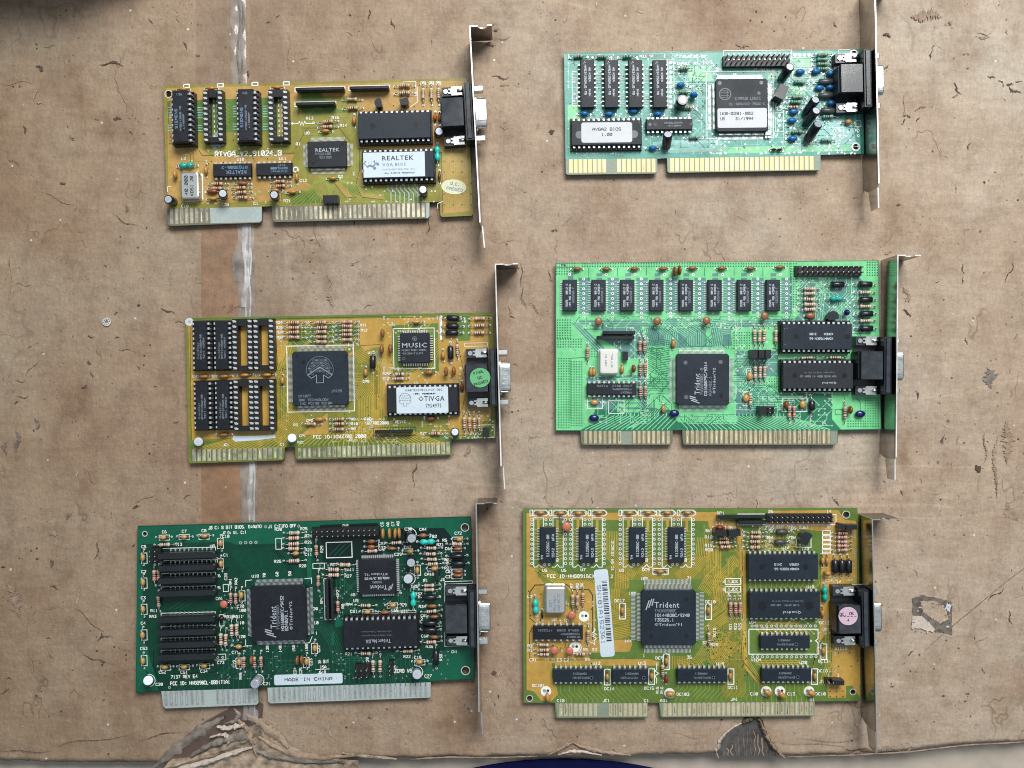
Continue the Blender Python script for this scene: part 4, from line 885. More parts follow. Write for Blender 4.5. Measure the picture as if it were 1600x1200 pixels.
    strip([sl(312), sl(345), sl(376)], 700, 1060, .28, 'tape_brown', 60, .1); strip([sl(392), sl(420), sl(444)], -60, 1075, .25, 'tape_film', 60, .1)
    e1 = lambda y: 371+.010*(y-340)+2.5*hnoise(y*.05, 1)-(8 if y < 200 else 0)-(8*math.exp(-((y-415)/26)**2)); e2 = lambda y: 397+.012*(y-340)+2*hnoise(y*.03, 3)-(9 if y < 200 else 0)
    strip([e1, lambda y: e1(y)+4, lambda y: e1(y)+9+2*hnoise(y*.03, 5), lambda y: (e1(y)+e2(y))/2+3*hnoise(y*.04, 6), lambda y: e2(y)-7+2*hnoise(y*.05, 7), e2], -60, 1125, .5, 'tape_clear', 420, 3.2, 3)
    strip([lambda y: 383+5*hnoise(y*.02, 31)-3.5, lambda y: 383+5*hnoise(y*.02, 31), lambda y: 385+5*hnoise(y*.02, 31)+4], 346, 480, 1.6, 'tape_white', 90, 3.5, 77); strip([lambda y: 391+3*hnoise(y*.02, 33)-3, lambda y: 391+3*hnoise(y*.02, 33), lambda y: 392+3*hnoise(y*.02, 33)+4], 706, 812, 1.6, 'tape_white', 90, 3.0, 78)
    for k, (y0, y1, xo) in enumerate([(345,500,384),(380,500,390),(345,430,392),(700,815,390),(720,815,396),(-60,130,375),(-60,130,379),(1075,1120,396)]):
        strip([lambda y: xo+.01*(y-340)*.3+5*hnoise(y*.018, k+20)-1.2, lambda y: xo+.01*(y-340)*.3+5*hnoise(y*.018, k+20), lambda y: xo+.01*(y-340)*.3+5*hnoise(y*.018, k+20)+1.4], y0, y1, 2.2, 'tape_white' if y0 > 0 else 'smudge_grey', 70, 2.2, k)
    strip([lambda y: 366-4*math.exp(-((y-410)/12)**2)+2*hnoise(y*.2, 4), lambda y: 371+2*hnoise(y*.1, 5), 377], 395, 440, 1.0, 'tape_clear', 30, 3, 9)
    to = bpy.data.objects.new('packing_tape', tb.mesh('packing_tape')); C.objects.link(to); to.parent = o
    # floor and the navy thing beneath
    g = MB(); g.add([(-3000,-3000,-26),(3000,-3000,-26),(3000,3000,-26),(-3000,3000,-26)], [(0,1,2,3)], 'floor_wood')
    go = bpy.data.objects.new('floor', g.mesh('floor')); C.objects.link(go); go['kind'] = 'structure'
    nb = MB(); nb.lathe([(-24, 300), (-21, 306), (-18.5, 302), (-17.2, 286), (-17, 0.5)], 'navy_cloth', 'z', 64, ax2=.42)
    no = bpy.data.objects.new('round_mat', nb.mesh('round_mat')); C.objects.link(no)
    c = W(880, 1313, -18); no.location = (c[0]*S, c[1]*S, 0)
    no['label'] = 'plain dark navy blue round edge showing under the bottom edge of the cardboard'; no['category'] = 'mat'
    # small toothed washer
    wb = MB(); cl_ = lambda r, n_: [(r*math.cos(2*math.pi*k/n_), r*math.sin(2*math.pi*k/n_)) for k in range(n_)]; wb.prism(cl_(6.6, 24), 0, 1.1, 'solder', holes=[cl_(2.6, 14)])
    for k in range(8): a = R(k*45+10); wb.box(4.4*math.cos(a)-.9, 4.4*math.cos(a)+.9, 4.4*math.sin(a)-.9, 4.4*math.sin(a)+.9, 1.1, 1.6, 'smudge_grey', .2)
    wo = bpy.data.objects.new('washer', wb.mesh('washer')); C.objects.link(wo); c = W(167, 503); wo.location = (c[0]*S, c[1]*S, .02*S)
    wo['label'] = 'tiny round toothed metal washer lying on the bare cardboard at the left'; wo['category'] = 'washer'
build_cardboard()
GOUT = lambda x0, x1, n: [x0+(x1-x0)*i/(n-1) for i in range(n)]
# ================================================================ card 1 : top left
def card1():
    c = Card(495, 238, 1.33, [(255,134),(728,122),(730,128),(739,334),(737,337),(691,339),(688,336),(687,315),(671,316),(671,338),(668,341),(430,347),(426,344),(425,322),(409,323),(409,345),(406,348),(266,353),(262,350),(261,325)], [(263.5,147,5)], 'mask_olive',
        'yellow and olive circuit card at top left with a white REALTEK sticker on one chip', None, None)
    O, G = 'mask_orange', 'mask_green'
    c.zone([(259,138),(725,126),(734,330),(692,334),(691,238),(560,232),(556,150),(470,152),(462,156),(452,200),(444,206),(436,206),(434,152),(262,158)], O)
    c.zone([(262,158),(436,152),(437,205),(264,208)], G, 1)
    c.zone([(268,142),(272,214),(262,216)], O, 1)
    for x in (296, 400): c.rect(x, 150, x+3, 205, 'trace_lime', 2)
    c.zone([(262,206),(290,213),(312,228),(330,245),(460,241),(452,258),(440,272),(440,314),(263,320)], O, 1)
    c.zone([(298,224),(318,219),(338,238),(460,233),(461,238),(332,243)], 'mask_olive', 2)
    c.zone([(470,144),(500,143),(512,160),(472,160)], G, 2); c.zone([(466,168),(520,166),(540,176),(480,180)], G, 2)
    c.zone([(452,300),(490,297),(508,316),(456,320)], G, 1); c.zone([(536,285),(552,282),(570,308),(548,300)], G, 1)
    c.zone([(440,272),(446,263),(490,292),(480,298),(442,300)], O, 1); c.zone([(520,285),(532,285),(552,308),(540,308)], O, 1)
    c.zone([(562,268),(568,268),(568,302),(600,304),(598,313),(565,308),(556,290)], O, 1)
    c.zone([(600,296),(660,294),(660,314),(604,316)], G, 1)
    c.zone([(326,222),(338,206),(352,205),(352,226),(334,234)], 'laminate_pale', 2)
    for i in range(34): x = 560+i*4.9; c.line([(x,128),(x+.6,150)], .5, 'mask_olive')
    for i in range(15): x = 694+i*2.9; c.line([(x-1,236),(x+3,325)], .7, 'trace_lime')
    for y in (168,172,176,180,184,196,200,204): c.line([(262,y),(269,y-.2)], 1.4, 'trace_aqua'); c.line([(308,y),(317,y-.2)], 1.4, 'trace_aqua'); c.line([(364,y-2),(372,y-2)], 1.4, 'trace_aqua'); c.line([(411,y-2),(419,y-2)], 1.4, 'trace_aqua')
    for k in range(6): c.line([(348,156+k*6),(358,166+k*6)], 1, 'trace_lime'); c.line([(450,156+k*6),(460,168+k*6)], 1, 'trace_lime')
    c.bus([(448,230),(470,205),(500,205),(540,228)], 6, 3.4, .8, 'trace_lime'); c.bus([(455,292),(470,278),(474,262)], 7, 2.6, .8, 'trace_lime')
    c.bus([(552,220),(560,205),(560,170),(540,150)], 4, 3, .9, 'trace_lime'); c.bus([(545,230),(556,242),(556,290)], 5, 2.4, .9, 'trace_lime')
    c.bus([(264,222),(282,222),(300,240),(300,262)], 2, 4, .7, 'line_dark')
    for p in ([(262,160),(266,214),(275,222)],[(300,218),(316,243),(460,240)],[(450,262),(440,274),(440,312)],[(556,152),(560,232),(690,238),(692,332)],[(462,232),(480,200),(530,200),(548,222)],[(520,283),(540,308),(556,308)],[(562,232),(562,265),(556,290),(566,308),(598,312)]): c.line(p, .8, 'line_dark')
    c.fan(GOUT(431,664,31), 322, GOUT(500,545,31), 276, .9, 'trace_lime'); c.fan(GOUT(611,660,8), 317, GOUT(606,652,8), 285, 1.6, 'laminate_pale', .6)
    c.fan(GOUT(266,322,8), 326, GOUT(284,330,8), 306, .9, 'trace_lime')
    c.maze(268,210,440,318,26,'trace_lime',3); c.maze(540,270,680,315,22,'trace_lime',4); c.maze(470,160,556,212,14,'trace_lime',5,vm=None)
    rnd = random.Random(2)
    c.vias([(266+rnd.random()*170, 212+rnd.random()*45) for _ in range(26)]+[(694+i*14, 235+j*17) for i in range(4) for j in range(6)]+[(562+rnd.random()*150, 130+rnd.random()*40) for _ in range(16)], 1.0)
    c.zone([(411,235+90),(411,326),(411,326)], 'laminate') if 0 else None
    c.zone([(261,326),(409,323),(409,345),(406,348),(266,353),(262,350)], 'laminate_brown', 1)
    c.zone([(328,325),(409,323),(409,344),(406,347),(329,349)], 'laminate_pale', 2)
    c.zone([(425,322.5),(671,317),(671,338),(668,341),(430,347),(426,344)], 'laminate_brown', 1); c.zone([(665,317),(671,317),(671,338),(668,341),(666,341)], 'laminate_pale', 2)
    c.fingers(268, 323, 8, 326, 324.5, 350, 348, 'gold_dull', 5.0); c.fingers(432.5, 661, 31, 324, 317, 344, 339, 'gold_dull', 4.6)
    c.text('RTVGA_V2_91024_B', 388, 240, 104, 8.5)
    c.refs([('U10',376,249),('U11',442,248),('L2',287,248),('R13',484,185),('R16',524,184),('R14',537,196),('C18',289,322),('C1',400,318),('C20',352,320),('C12',474,282),('Q2',532,276,0),('R21',449,314),('U8',480,208),('81',466,225)], 4.6)
    c.silk([(455,193),(466,193),(468,190),(470,196),(472,190),(474,196),(476,190),(478,193),(490,193)], 1.1); c.via(490,192,2); c.via(457,193,2)
    c.circle(462,265,3.6,2); c.silk([(268,292),(262,292),(262,300)]); c.silk([(692,315),(684,318),(684,326)])
    for x in (661,674,685): c.box(x-3.5,128,x+3.5,133); 
    c.box(630,128,650,150); c.silk([(652,136),(652,160),(640,168)]); 
    for x, y in ((292,134),(345,133),(399,131),(448,130)): c.box(x-5,y-2,x+4,y+3,1.6)
    T1 = [('SIEMENS',-4,6.2,30,4.2,0,'ink_blue'),('HYB514256B-70',-4,-.4,38,3,0,'ink_dim'),('L19000F',-8,-5,24,2.6,0,'ink_dim'),('9211',33,1,9,3.4,90,'ink_dim')]
    for x, y in ((283,182.5),(385,180.5)):
        c.put(dip(20,80,24,True,T1,'ink_dim','chip',26,((-22,-4,2.2,'dimple'),),-1,'tin_bright',14), x, y, 90, 22)
    for x, y in ((333,181.5),(435,180.5)): c.put(empty_socket(20,80,31,False), x, y, 90, 13)
    c.put(dip(16,60,21,False,[('~REALTEK',6,-3.5,32,5.5,180,'ink_blue'),('RTG3506-2',4,4,40,4.4,180,'ink_blue')],'ink_blue','chip',11,(),0), 362.5,265.5,0,11)
    c.put(dip(14,56,20,False,[('Goldstar',8,-4,26,3.2,180,'ink_blue'),('GD74LS00',8,1,26,3.4,180,'ink_blue'),('9137',12,5.5,12,3,180,'ink_dim')],'ink_blue','chip',11,(),0), 428,264,0,11)
    c.put(qfp(61,41,30,20,[('~REALTEK',1,6.5,37,5.4,0,'ink'),('RTG3105',-6,.5,25,3.8,0,'ink_dim'),('9219SC',-2,-5,20,3.8,0,'ink_dim')],8,10,'chip',((24,14,2.4,'dimple'),(-22,-14,2.4,'dimple')),1.2,4.5,.9), 511,241,0,9)
    c.put(dip(28,112,41,True,[],'ink','chip_blue',19,((-33,0,4.5,'dimple'),(33,0,4.5,'dimple')),1,'tin_bright',9), 616,196,0,19)
    def antlers(mb, z):
        m = 'ink_grey'
        for s in (-1, 1):
            mb.ribbon([(-37,0),(-37+s*5,-2),(-37+s*8,2),(-37+s*7,7)], 1.3, z, m); mb.ribbon([(-37+s*8,1),(-37+s*11,4)], 1.1, z+.02, m); mb.ribbon([(-37+s*7.6,3),(-37+s*5.4,6)], 1.0, z+.04, m)
            mb.disc(-37+s*2.2, 3.2, .7, z, m); mb.disc(-37+s*9-2, -7+s*2, 2.4, z+.01, m)
        mb.ribbon([(-41,-4),(-38,-1),(-33,-3),(-29,0)], 1.6, z+.06, m); mb.disc(-25,1,2.2,z,m)
    st = sticker_mesh(94, 38, 19.3, 'sticker', [('~REALTEK',6,10,48,7,0,'ink_black'),('~VGA BIOS',0,0,36,5.4,0,'ink_grey'),('~COPYRIGHT REALTEK 1991',6,-7.5,50,2.6,0,'ink_grey'),('ALL RIGHTS RESERVED',8,-13,46,2.4,0,'ink_grey')], 'ink_black', .4, antlers)
    ob = c.put(dip(28,111,42,True,[],'ink','chip_blue',19,(),1,'tin_bright',9), 622,257,0,19)
    s_ = bpy.data.objects.new('sticker', st); C.objects.link(s_); s_.parent = ob; s_.location = (-6*S, 0, 0)
    c.put(crystal(28,41,[('40.000',-5,0,30,5.4,90,'ink_black'),('KDSI 20',3.5,-1,30,5,90,'ink_black')]), 296,289.5,0,17)
    c.Rs('h', [(340,286),(339,294),(376,293),(377,300),(379,308.5),(437,283),(438,290)], 30, 15, 2.7)
    c.beads('h', [(378,286)], 'clay', 8, 3, 26); c.beads('h', [(331,299)], 'brown', 8.5, 3.6, 22); c.beads('h', [(332,310),(430,297),(457,300),(329,138),(432,136),(284,139),(508,204),(520,279)], 'ochre', 6.5, 3, 20)
    c.beads('v', [(322,265),(463,276),(553,188)], 'ochre', 6.5, 3, 20); c.blobs('v', [(273,272)], 'ochre', 6.5, 3.4, 5)
    c.el(264,312,272,316); c.el(349,303,350,306); c.el(429,305,431,308); c.el(686,206,685,210); c.el(661,297,662,303)
    c.put(inductor('teal',24,4.8,32), 291,258,0,7); c.put(inductor('teal_pale',25,4.8,34), 684,239,90,7)
    for x,y,L in ((500,139,74),(493,162,60),(577,137,60)): c.put(sip(L,5,17), x,y,0,15); c.box(x-L/2-2,y-3,x+L/2+2,y+4,1.2)
    c.Rs('h', [(512,190.5),(511,197.5),(550,154.5),(551,168)], 30, 16, 2.9); c.Rs('h', [(632,133.5),(632,145)], 32, 17, 2.9); c.Rs('v', [(661,146),(674,146),(685,145)], 34, 17, 2.9, 'tan_pale')
    c.put(transistor(7,20), 592,160,100,20); c.put(transistor(7,18), 631,157,190,18); c.put(jumper(24,13,15), 516,311,0,15)
    c.beads('v', [(680,183),(687,183)], 'band_orange', 5, 3, 20); c.beads('v', [(687,275)], 'brown', 5, 2.4, 20)
    q = sticker_mesh(39, 23, 0.3, 'sticker_cream', [('Q.C.',2,4.5,15,5,-4,'ink_grey'),('PASSED',2,-3.5,26,5,-4,'ink_grey')], round_=True)
    c.put([('sticker', q)], 709,292,-6,0); 
    c.finish((734,40),(752,385),179, tongue=32, fl=33)
card1()
# ================================================================ card 3 : middle left
def card3():
    c = Card(533, 600, 1.08, [(290,497),(766,488),(770,492),(775,684),(706,687),(706,709),(704,711),(465,718),(462,715),(461,698),(445,699),(444,716),(441,719),(298,724),(295,721)], [], 'mask_olive_b',
        'yellow circuit card at middle left with a round green sticker on its black connector', None, None)
    O, G = 'mask_orange_b', 'mask_green'
    c.zone([(290,497),(766,488),(767,491),(292,500)], G, 1)
    c.zone([(294,503),(762,494),(768,675),(715,680),(700,668),(700,640),(600,650),(596,540),(560,540),(560,520),(540,515),(430,520),(430,580),(425,680),(300,688)], O)
    c.zone([(296,690),(775,680),(775,684),(706,687),(706,692),(296,701)], G, 1)
    c.zone([(430,510),(560,505),(560,535),(434,540)], G, 1); c.zone([(436,600),(450,598),(452,650),(436,664)], G, 1)
    c.zone([(430,512),(458,500),(444,560),(430,572)], O, 2); c.zone([(500,655),(512,645),(512,678),(470,680)], O, 2)
    c.zone([(612,508),(684,505),(686,580),(614,584)], G, 1); c.zone([(688,495),(735,494),(735,532),(690,534)], G, 1); c.zone([(690,495),(714,495),(716,570),(696,572)], O, 2)
    c.zone([(561,502),(598,500),(598,540),(570,548),(563,540)], O, 2)
    c.zone([(584,668),(650,664),(652,684),(588,688)], G, 1); c.zone([(740,660),(770,656),(772,680),(744,682)], G, 1)
    c.bus([(555,600),(562,600),(576,620),(576,680)], 14, 2.5, .9, 'trace_yellow'); c.bus([(556,560),(572,552),(590,570),(590,680)], 8, 2.5, .9, 'trace_yellow')
    c.bus([(433,545),(446,545),(450,570)], 9, 2.4, .9, 'trace_yellow'); c.bus([(430,560),(440,600),(440,660),(400,690)], 9, 2.6, .9, 'trace_yellow')
    c.bus([(470,645),(430,690)], 14, 2.6, 1.0, 'trace_yellow'); c.bus([(600,500),(604,520),(590,540)], 5, 3, .9, 'trace_yellow')
    c.bus([(690,534),(676,548),(664,580),(640,590)], 7, 3, .9, 'trace_yellow'); c.bus([(614,560),(600,560),(592,580),(592,640)], 5, 3, .9, 'trace_yellow')
    c.bus([(640,588),(650,598)], 8, 5, 1, 'trace_yellow'); c.bus([(556,660),(560,690)], 12, 4, .8, 'trace_yellow')
    c.fan(GOUT(467,700,31), 697, GOUT(500,640,31), 668, 1.3, 'trace_yellow'); c.fan(GOUT(303,438,18), 703, GOUT(370,455,18), 680, 1.3, 'trace_yellow')
    for k in range(15): c.line([(577+k*2.2,560+k*1.5),(590+k*1.2,548+k*2.2)], .7, 'laminate_pale')
    c.maze(436,505,560,540,40,'trace_yellow',8); c.maze(600,495,720,520,26,'trace_yellow',9); c.maze(520,655,620,690,26,'trace_yellow',10); c.maze(600,575,720,600,26,'trace_yellow',11); c.maze(660,650,770,684,26,'trace_yellow',12); c.maze(433,540,455,650,16,'trace_yellow',13,vm=None)
    for p in ([(290,501.5),(600,494.5)],[(600,497),(766,493)],[(297,503),(299,688)],[(430,500),(434,575)],[(432,580),(456,575)],[(562,504),(562,540),(600,538)],[(715,536),(720,560),(730,605),(722,640)]): c.line(p, .8, 'line_dark')
    rnd = random.Random(7); c.vias([(440+rnd.random()*320, 500+rnd.random()*180) for _ in range(60)], .9); c.vias([(440+rnd.random()*320, 500+rnd.random()*180) for _ in range(60)], 1.0, 'solder')
    c.zone([(296,702),(443.5,699.5),(443,717),(298,723)], 'mask_green', 2); c.zone([(462,699),(706,690),(706,709),(704,710.5),(465,717)], 'mask_green', 2)
    c.fingers(303, 438, 18, 702, 699, 721, 717, 'gold_dull', 5.6); c.fingers(468, 700, 31, 700, 690, 716, 709, 'gold_dull', 5.4)
    c.text('FCC ID:IOW7708 2000', 531, 682, 82, 5.6); c.text('FAB:', 577, 655, 15, 5); c.text('1077082000', 589, 661, 37, 5); c.text('REV:C', 626, 659, 17, 5)
    c.refs([('R24',436,504),('R26',437,512),('R28',438,519),('R27',438,527),('C1',441,694),('JC1',353,695),('JA1',548,687),('RP1',590,683),('R3',462,664),('CP6',484,657),('CP8',306,588),('CP2',336,588),('CP3',367,586),('CP4',404,586),('R9',552,655),('R10',554,662),('R8',552,670),('R11',568,508),('R12',569,516),('R29',603,584),('R12',603,591),('R2',660,677),('U10',580,551),('CP8',572,596),('FB',725,502),('R21',470,691),('CP1',473,681)], 4.2)
    c.box(449,540,553,643,1.3); c.box(615,513,679,576,1.2); c.box(688,494,690,530,1.6); c.box(728,557,768,560) ; c.box(741,664,772,684,.9)
    c.silk([(430,500),(430,578)],1); c.box(726,536,762,541,.8)
    c.box(545,534,552,545,1); c.zone([(539,542),(551,541),(551,554),(539,554)], O, 3); c.circle(546,546,3.4,2.6,'mask_green'); c.via(546,546,1.5,'solder',False)
    c.mb.prism([c.l(p) for p in ((365,681),(400,681),(430,679),(431,684),(400,688),(368,690),(363,686))], None, ZT+.6, 'sticker')
    cc = c.l((296,503)); c.mb.disc(cc[0], cc[1], 6.5, ZT+.64, 'solder', 16); c.mb.disc(cc[0], cc[1], 2.2, ZT+.68, 'tin', 8)
    G1 = [('GoldStar',-8,4,26,3.4,0,'ink_dim'),('GM71C4256A-60',-2,-.5,38,3,0,'ink_dim'),('9241 KOREA',-4,-5,32,2.8,0,'ink_dim')]
    for x, y in ((313,540),(346,539.5),(315,634),(348,633)): c.put(dip(20,76,20,True,G1,'ink_dim','chip',19,((30,4,2,'dimple'),(-30,-4,2,'dimple')),-1,'tin_bright',9), x, y, 90, 19)
    for x, y in ((379,538.5),(412,538),(381,633),(413,632.5)): c.put(empty_socket(20,80,32), x, y, 90, 13)
    c.beads('h', [(318,588),(350,587.5),(382,586),(417,585.5),(349,679)], 'ochre', 7, 3.2, 24)
    c.el(311,690,312,690,6.8,18,'alu'); c.el(457,684,457,686,6.8,18,'alu')
    for xs, ys in ((459,(504,512,519,527)),(502,(504,511.5,519,526.5,533.5)),(542,(503,510,516.5,523.5,531))): c.Rs('h', [(xs,y) for y in ys], 34, 17, 3.0)
    c.put(qfp(86,84,40,40,[('J9225',25,-20,17,4,0,'ink_dim'),('OTI077',-24,-27,19,4,0,'ink_dim'),('OAK TECHNOLOGY',-10,-33,46,4,0,'ink_dim'),('INC FD190 9310A',-7,-38.5,50,4,0,'ink_dim')],9,12,'chip_blue',((-35,34,2.2,'dimple'),(-25,25,3.4,'dimple'),(24,-21,3.4,'dimple')),3,5.5,.85,'ink_dim','tree'), 500,591,0,12)
    c.fer('v', [(582,566)], 20, 4.6); c.fer('v', [(704,550)], 20, 4.6); c.fer('h', [(708,497),(707,509),(707,520)], 19, 4.4, 'ferrite', 34)
    c.blobs('v', [(597,520)], 'clay', 7, 3.4, 6); c.blobs('v', [(596,546),(609,545)], 'clay', 7.5, 3.6, 6); c.beads('v', [(441,594),(571,582),(692,555)], 'ochre', 6, 3.4, 18); c.beads('h', [(498,655)], 'ochre', 7, 3.6, 20); c.beads('h', [(650,503)], 'amber', 7, 3, 24)
    c.blobs('v', [(697,580),(709,580)], 'clay', 7.5, 3.2, 6); c.beads('h', [(670,582),(673,654)], 'clay', 7.5, 3.8, 20); c.beads('v', [(721,605)], 'brown', 6, 3, 20)
    c.Rs('h', [(486,663),(530,655),(530,662.5),(530,670),(680,677.5)], 30, 15, 2.8); c.Rs('h', [(624,584),(624,591.5)], 30, 15, 2.7, 'tan_pale'); c.Rs('h', [(750,498),(749,509),(749,520)], 32, 16, 2.7, 'tan_pale'); c.Rs('v', [(715,546)], 30, 16, 2.6, 'tan_pale')
    c.Rs('v', [(725.5,661),(733.5,661),(741,661),(748.5,661)], 34, 18, 3.0)
    def mus(mb, z):
        mb.ring(0, 14, 2.8, 3.6, z, 'ink_dim', 14); mb.disc(0, 14, 1.6, z, 'ink_dim', 8); mb.ring(-17, -16, 1.7, 2.3, z, 'ink_dim', 12)
    LOGOS['mus'] = mus
    c.put(plcc(46,47,11,[('~MUSIC',-.5,4,38,7.4,0,'ink'),('MUSK17604-80DC',-1,-3.5,38,3,0,'ink_dim'),('9310A/T1LFX',-3,-8.5,32,3,0,'ink_dim')],'chip',14,(),'mus'), 648,543.5,0,14)
    def tree2(mb, z):
        mb.ring(-26.5, 2, 8.6, 9.4, z, 'ink_grey', 20, -30, 210); mb.ribbon([(-35,-3),(-31,-6),(-29,-4),(-29,-9),(-24,-9),(-24,-4),(-22,-6),(-18,-3)], .7, z+.02, 'ink_grey')
        for i in range(-2, 3):
            for j in range(3): mb.disc(-26.5+i*3.2+(j%2)*1.6, 0+j*3.4, 1.1, z+.02, 'ink_grey', 4)
    st = sticker_mesh(79, 40, 19.3, 'sticker', [('~OAKTECHNOLOGY, INC.',3,15,58,4.4,0,'ink_black'),('1991 TS28C8UM',3,9.5,34,2.2,0,'ink_black'),('~OTIVGA',14,2,40,8,0,'ink_black'),('~7954975',17,-9,24,6.5,0,'ink_black')], 'ink_black', 1.5, tree2)
    c.put(dip(28,110,39,True,[],'ink','chip',19,((50,12,1.4,'dimple'),),0,'tin_bright',9), 660,625,0,19, extra=[('sticker', st)])
    c.put(sip(58,5,14), 615,674,0,13); c.box(584,668,650,681,.9,'line_dark')
    c.el(711,675,711,677); c.put(jumper(11,12,24,1), 759,674,0,24)
    g = sticker_mesh(31, 31, 37.3, 'sticker_green', [('FINAL',-2,8.5,16,4.6,16,'ink_black'),('QC',0,0,8,4.6,12,'ink_black'),('PASSED',1,-8,22,4.6,16,'ink_black')], round_=True)
    me = g
    for v in me.vertices: v.co.x -= 28*S; v.co.y += 0
    c.finish((774,412),(784,766),589.5, 'steel', 34, top_sticker=me, tongue=32)
card3()
# ================================================================ card 2 : top right
def card2():
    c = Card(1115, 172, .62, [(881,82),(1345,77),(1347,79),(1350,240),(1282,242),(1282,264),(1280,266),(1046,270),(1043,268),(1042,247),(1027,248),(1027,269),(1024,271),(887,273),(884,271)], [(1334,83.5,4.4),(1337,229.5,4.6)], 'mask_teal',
        'pale teal circuit card at top right with leaning black capacitors and bright gold edge contacts', None, None)
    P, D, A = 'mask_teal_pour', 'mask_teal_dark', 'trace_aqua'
    c.zone([(881,82),(1345,77),(1347,79),(881.5,84.5)], D, 1); c.zone([(1342,79),(1347,79),(1350,240),(1345,240)], D, 1)
    c.rect(887,164,908,185,P,1); c.zone([(888,185),(906,185),(896,240),(889,240)], P, 1); c.zone([(1070,105),(1112,102),(1112,126),(1078,127)], P, 1)
    c.rect(1237,92,1266,104,P,1); c.rect(1238,134,1258,148,P,1); c.zone([(1020,222),(1120,214),(1145,236),(1020,240)], A, 1); c.zone([(1120,230),(1330,226),(1330,236),(1120,240)], P, 1)
    c.zone([(1275,186),(1330,184),(1338,225),(1275,228)], A, 1); c.rect(1200,118,1208,124,P,1); c.zone([(886,86),(1050,84),(1048,92),(887,94)], D, 1)
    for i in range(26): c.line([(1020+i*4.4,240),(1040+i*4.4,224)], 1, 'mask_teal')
    c.maze(888,86,1120,240,130,A,21,1.0,'tin',1.0); c.maze(1050,100,1120,230,60,D,22,1.0,'via_dark',.9); c.maze(1205,84,1320,235,110,A,23,1.0,'tin',1.0); c.maze(1205,84,1345,235,70,D,24,1.1,'via_dark',.9); c.maze(1110,200,1340,240,50,A,25)
    rnd = random.Random(9); c.vias([(888+rnd.random()*450, 86+rnd.random()*150) for _ in range(150)], .9); c.vias([(888+rnd.random()*450, 86+rnd.random()*150) for _ in range(90)], 1.0, 'tin')
    for x in (898,935,972,1010):
        for y in list(range(113,131,4))+list(range(146,166,4)): c.line([(x-4,y),(x+4,y)], 1.7, 'silk_dim')
    c.box(894,112,902,165,.9); c.box(1043,94,1053,169,1); c.pads(1048,98,10,0,7.6,2.2)
    c.box(1130,79,1237,105,1.1); c.box(1104,112,1208,216,1.2); c.box(1211,176,1224,206,.8); c.pads(1217.5,180,3,0,8,2); c.circle(1217,167,6,1); c.via(1213,167,2); c.via(1220,167,2)
    c.pads(1242,86,4,7.4,0,2.4); c.box(1235,90,1268,105,.8); c.box(1238,107,1266,122,.8); c.box(1264,105,1290,124,.8); c.box(1303,200,1318,216,.8); c.pads(1304,204,2,8,0,2); c.pads(1304,212,2,8,0,2); c.box(1337,189,1345,198,1); c.pads(1341,204,2,0,8,2.2); c.circle(1337,229.5,6.5,1); c.box(1310,78,1328,86,.8)
    c.text('MOLE 94',1010,88,22,4.4); c.text('210-0108-001',1083,88.5,46,4.8); c.text('ENABLE BUS BIOS',1084,99,52,4.4); c.text('DN1',1255,139,10,5); c.text('ASSEMBLED IN MEXICO',939,241,72,4.2,'silk_dim'); c.text('PCB NO. 190-0108-00',1095,235,66,4.6,'silk_dim')
    c.refs([('J1',1180,108),('B6',1124,109),('P13',1194,110),('RP1',1082,136),('R4',1078,116),('C14',1080,222)], 4.4)
    c.zone([(884,249),(1027,248),(1027,269),(1024,271),(887,273),(884,271)], 'laminate', 2); c.zone([(1042,247.5),(1282,243),(1282,264),(1280,266),(1046,270),(1043,268)], 'laminate', 2)
    c.fingers(892,944,8,249,248.5,270,269.5,'gold_bright',5.6); c.fingers(967,1021,8,248.3,248,269,268.7,'gold_bright',5.6); c.fingers(1050,1268,29,247.5,244,268,265,'gold_bright',5.6)
    TX = [('HM53425GAJS-70',-6,-3.2,46,3.6,0,'ink'),('9404',14,3,12,3.2,0,'ink'),('AS KOREA',-14,3.2,22,3.4,0,'ink'),('4',-33,-4,3,3,0,'ink')]
    for x in (918,955.5,993,1031): c.put(soj(20,74,22,TX,'chip_gray','ink',False,13), x,131,-90,12)
    for x in (918,955.5,993,1031):
        for dy in (-33,33): pass
    st = sticker_mesh(78, 31, 15.3, 'sticker_white', [('AVGA2 BIOS',0,5,44,4.8,0,'ink_black'),('1.00',0,-3,17,4.6,0,'ink_black')], 'ink_black', 3.5)
    c.put(dip(28,109,39,True,[],'ink','chip_gray',15,((-42,-3,6,'dimple_light'),(42,-3,6,'dimple_light'),(50,15,1.4,'dimple')),0,'tin_bright',6), 948,207,0,15, extra=[('sticker', st)])
    c.put(dip(20,72,18,False,[('AM26LS245',6,2,28,3,0,'ink_dim'),('9415BPA',8,-2.5,20,2.6,0,'ink_dim')],'ink_dim','chip_gray',11,((-30,0,2.4,'dimple_light'),(-22,0,2.6,'dimple')),1), 1046,194,0,11)
    lab = sticker_mesh(76, 30, 12.2, 'sticker_white', [('1K0-0281-002',-9,7,52,4.6,0,'ink_black'),('18    31/1994',-9,-1,52,4.8,0,'ink_black')], 'ink_black', 2.5)
    for v in lab.vertices: v.co.y -= 20*S
    def cl(mb, z):
        mb.ribbon([(-34+ (12 if k in (1,2) else 0), 17+(5 if k < 2 else -5)) for k in (0,1,2,3,0)], .8, z, 'ink_dim')
        mb.ring(-26, 17, 8, 9.5, z+.02, 'ink_dim', 20); mb.ribbon([(-33,19),(-20,19)], .8, z+.03, 'ink_dim'); mb.ribbon([(-33,15),(-20,15)], .8, z+.03, 'ink_dim')
    LOGOS['oval'] = cl
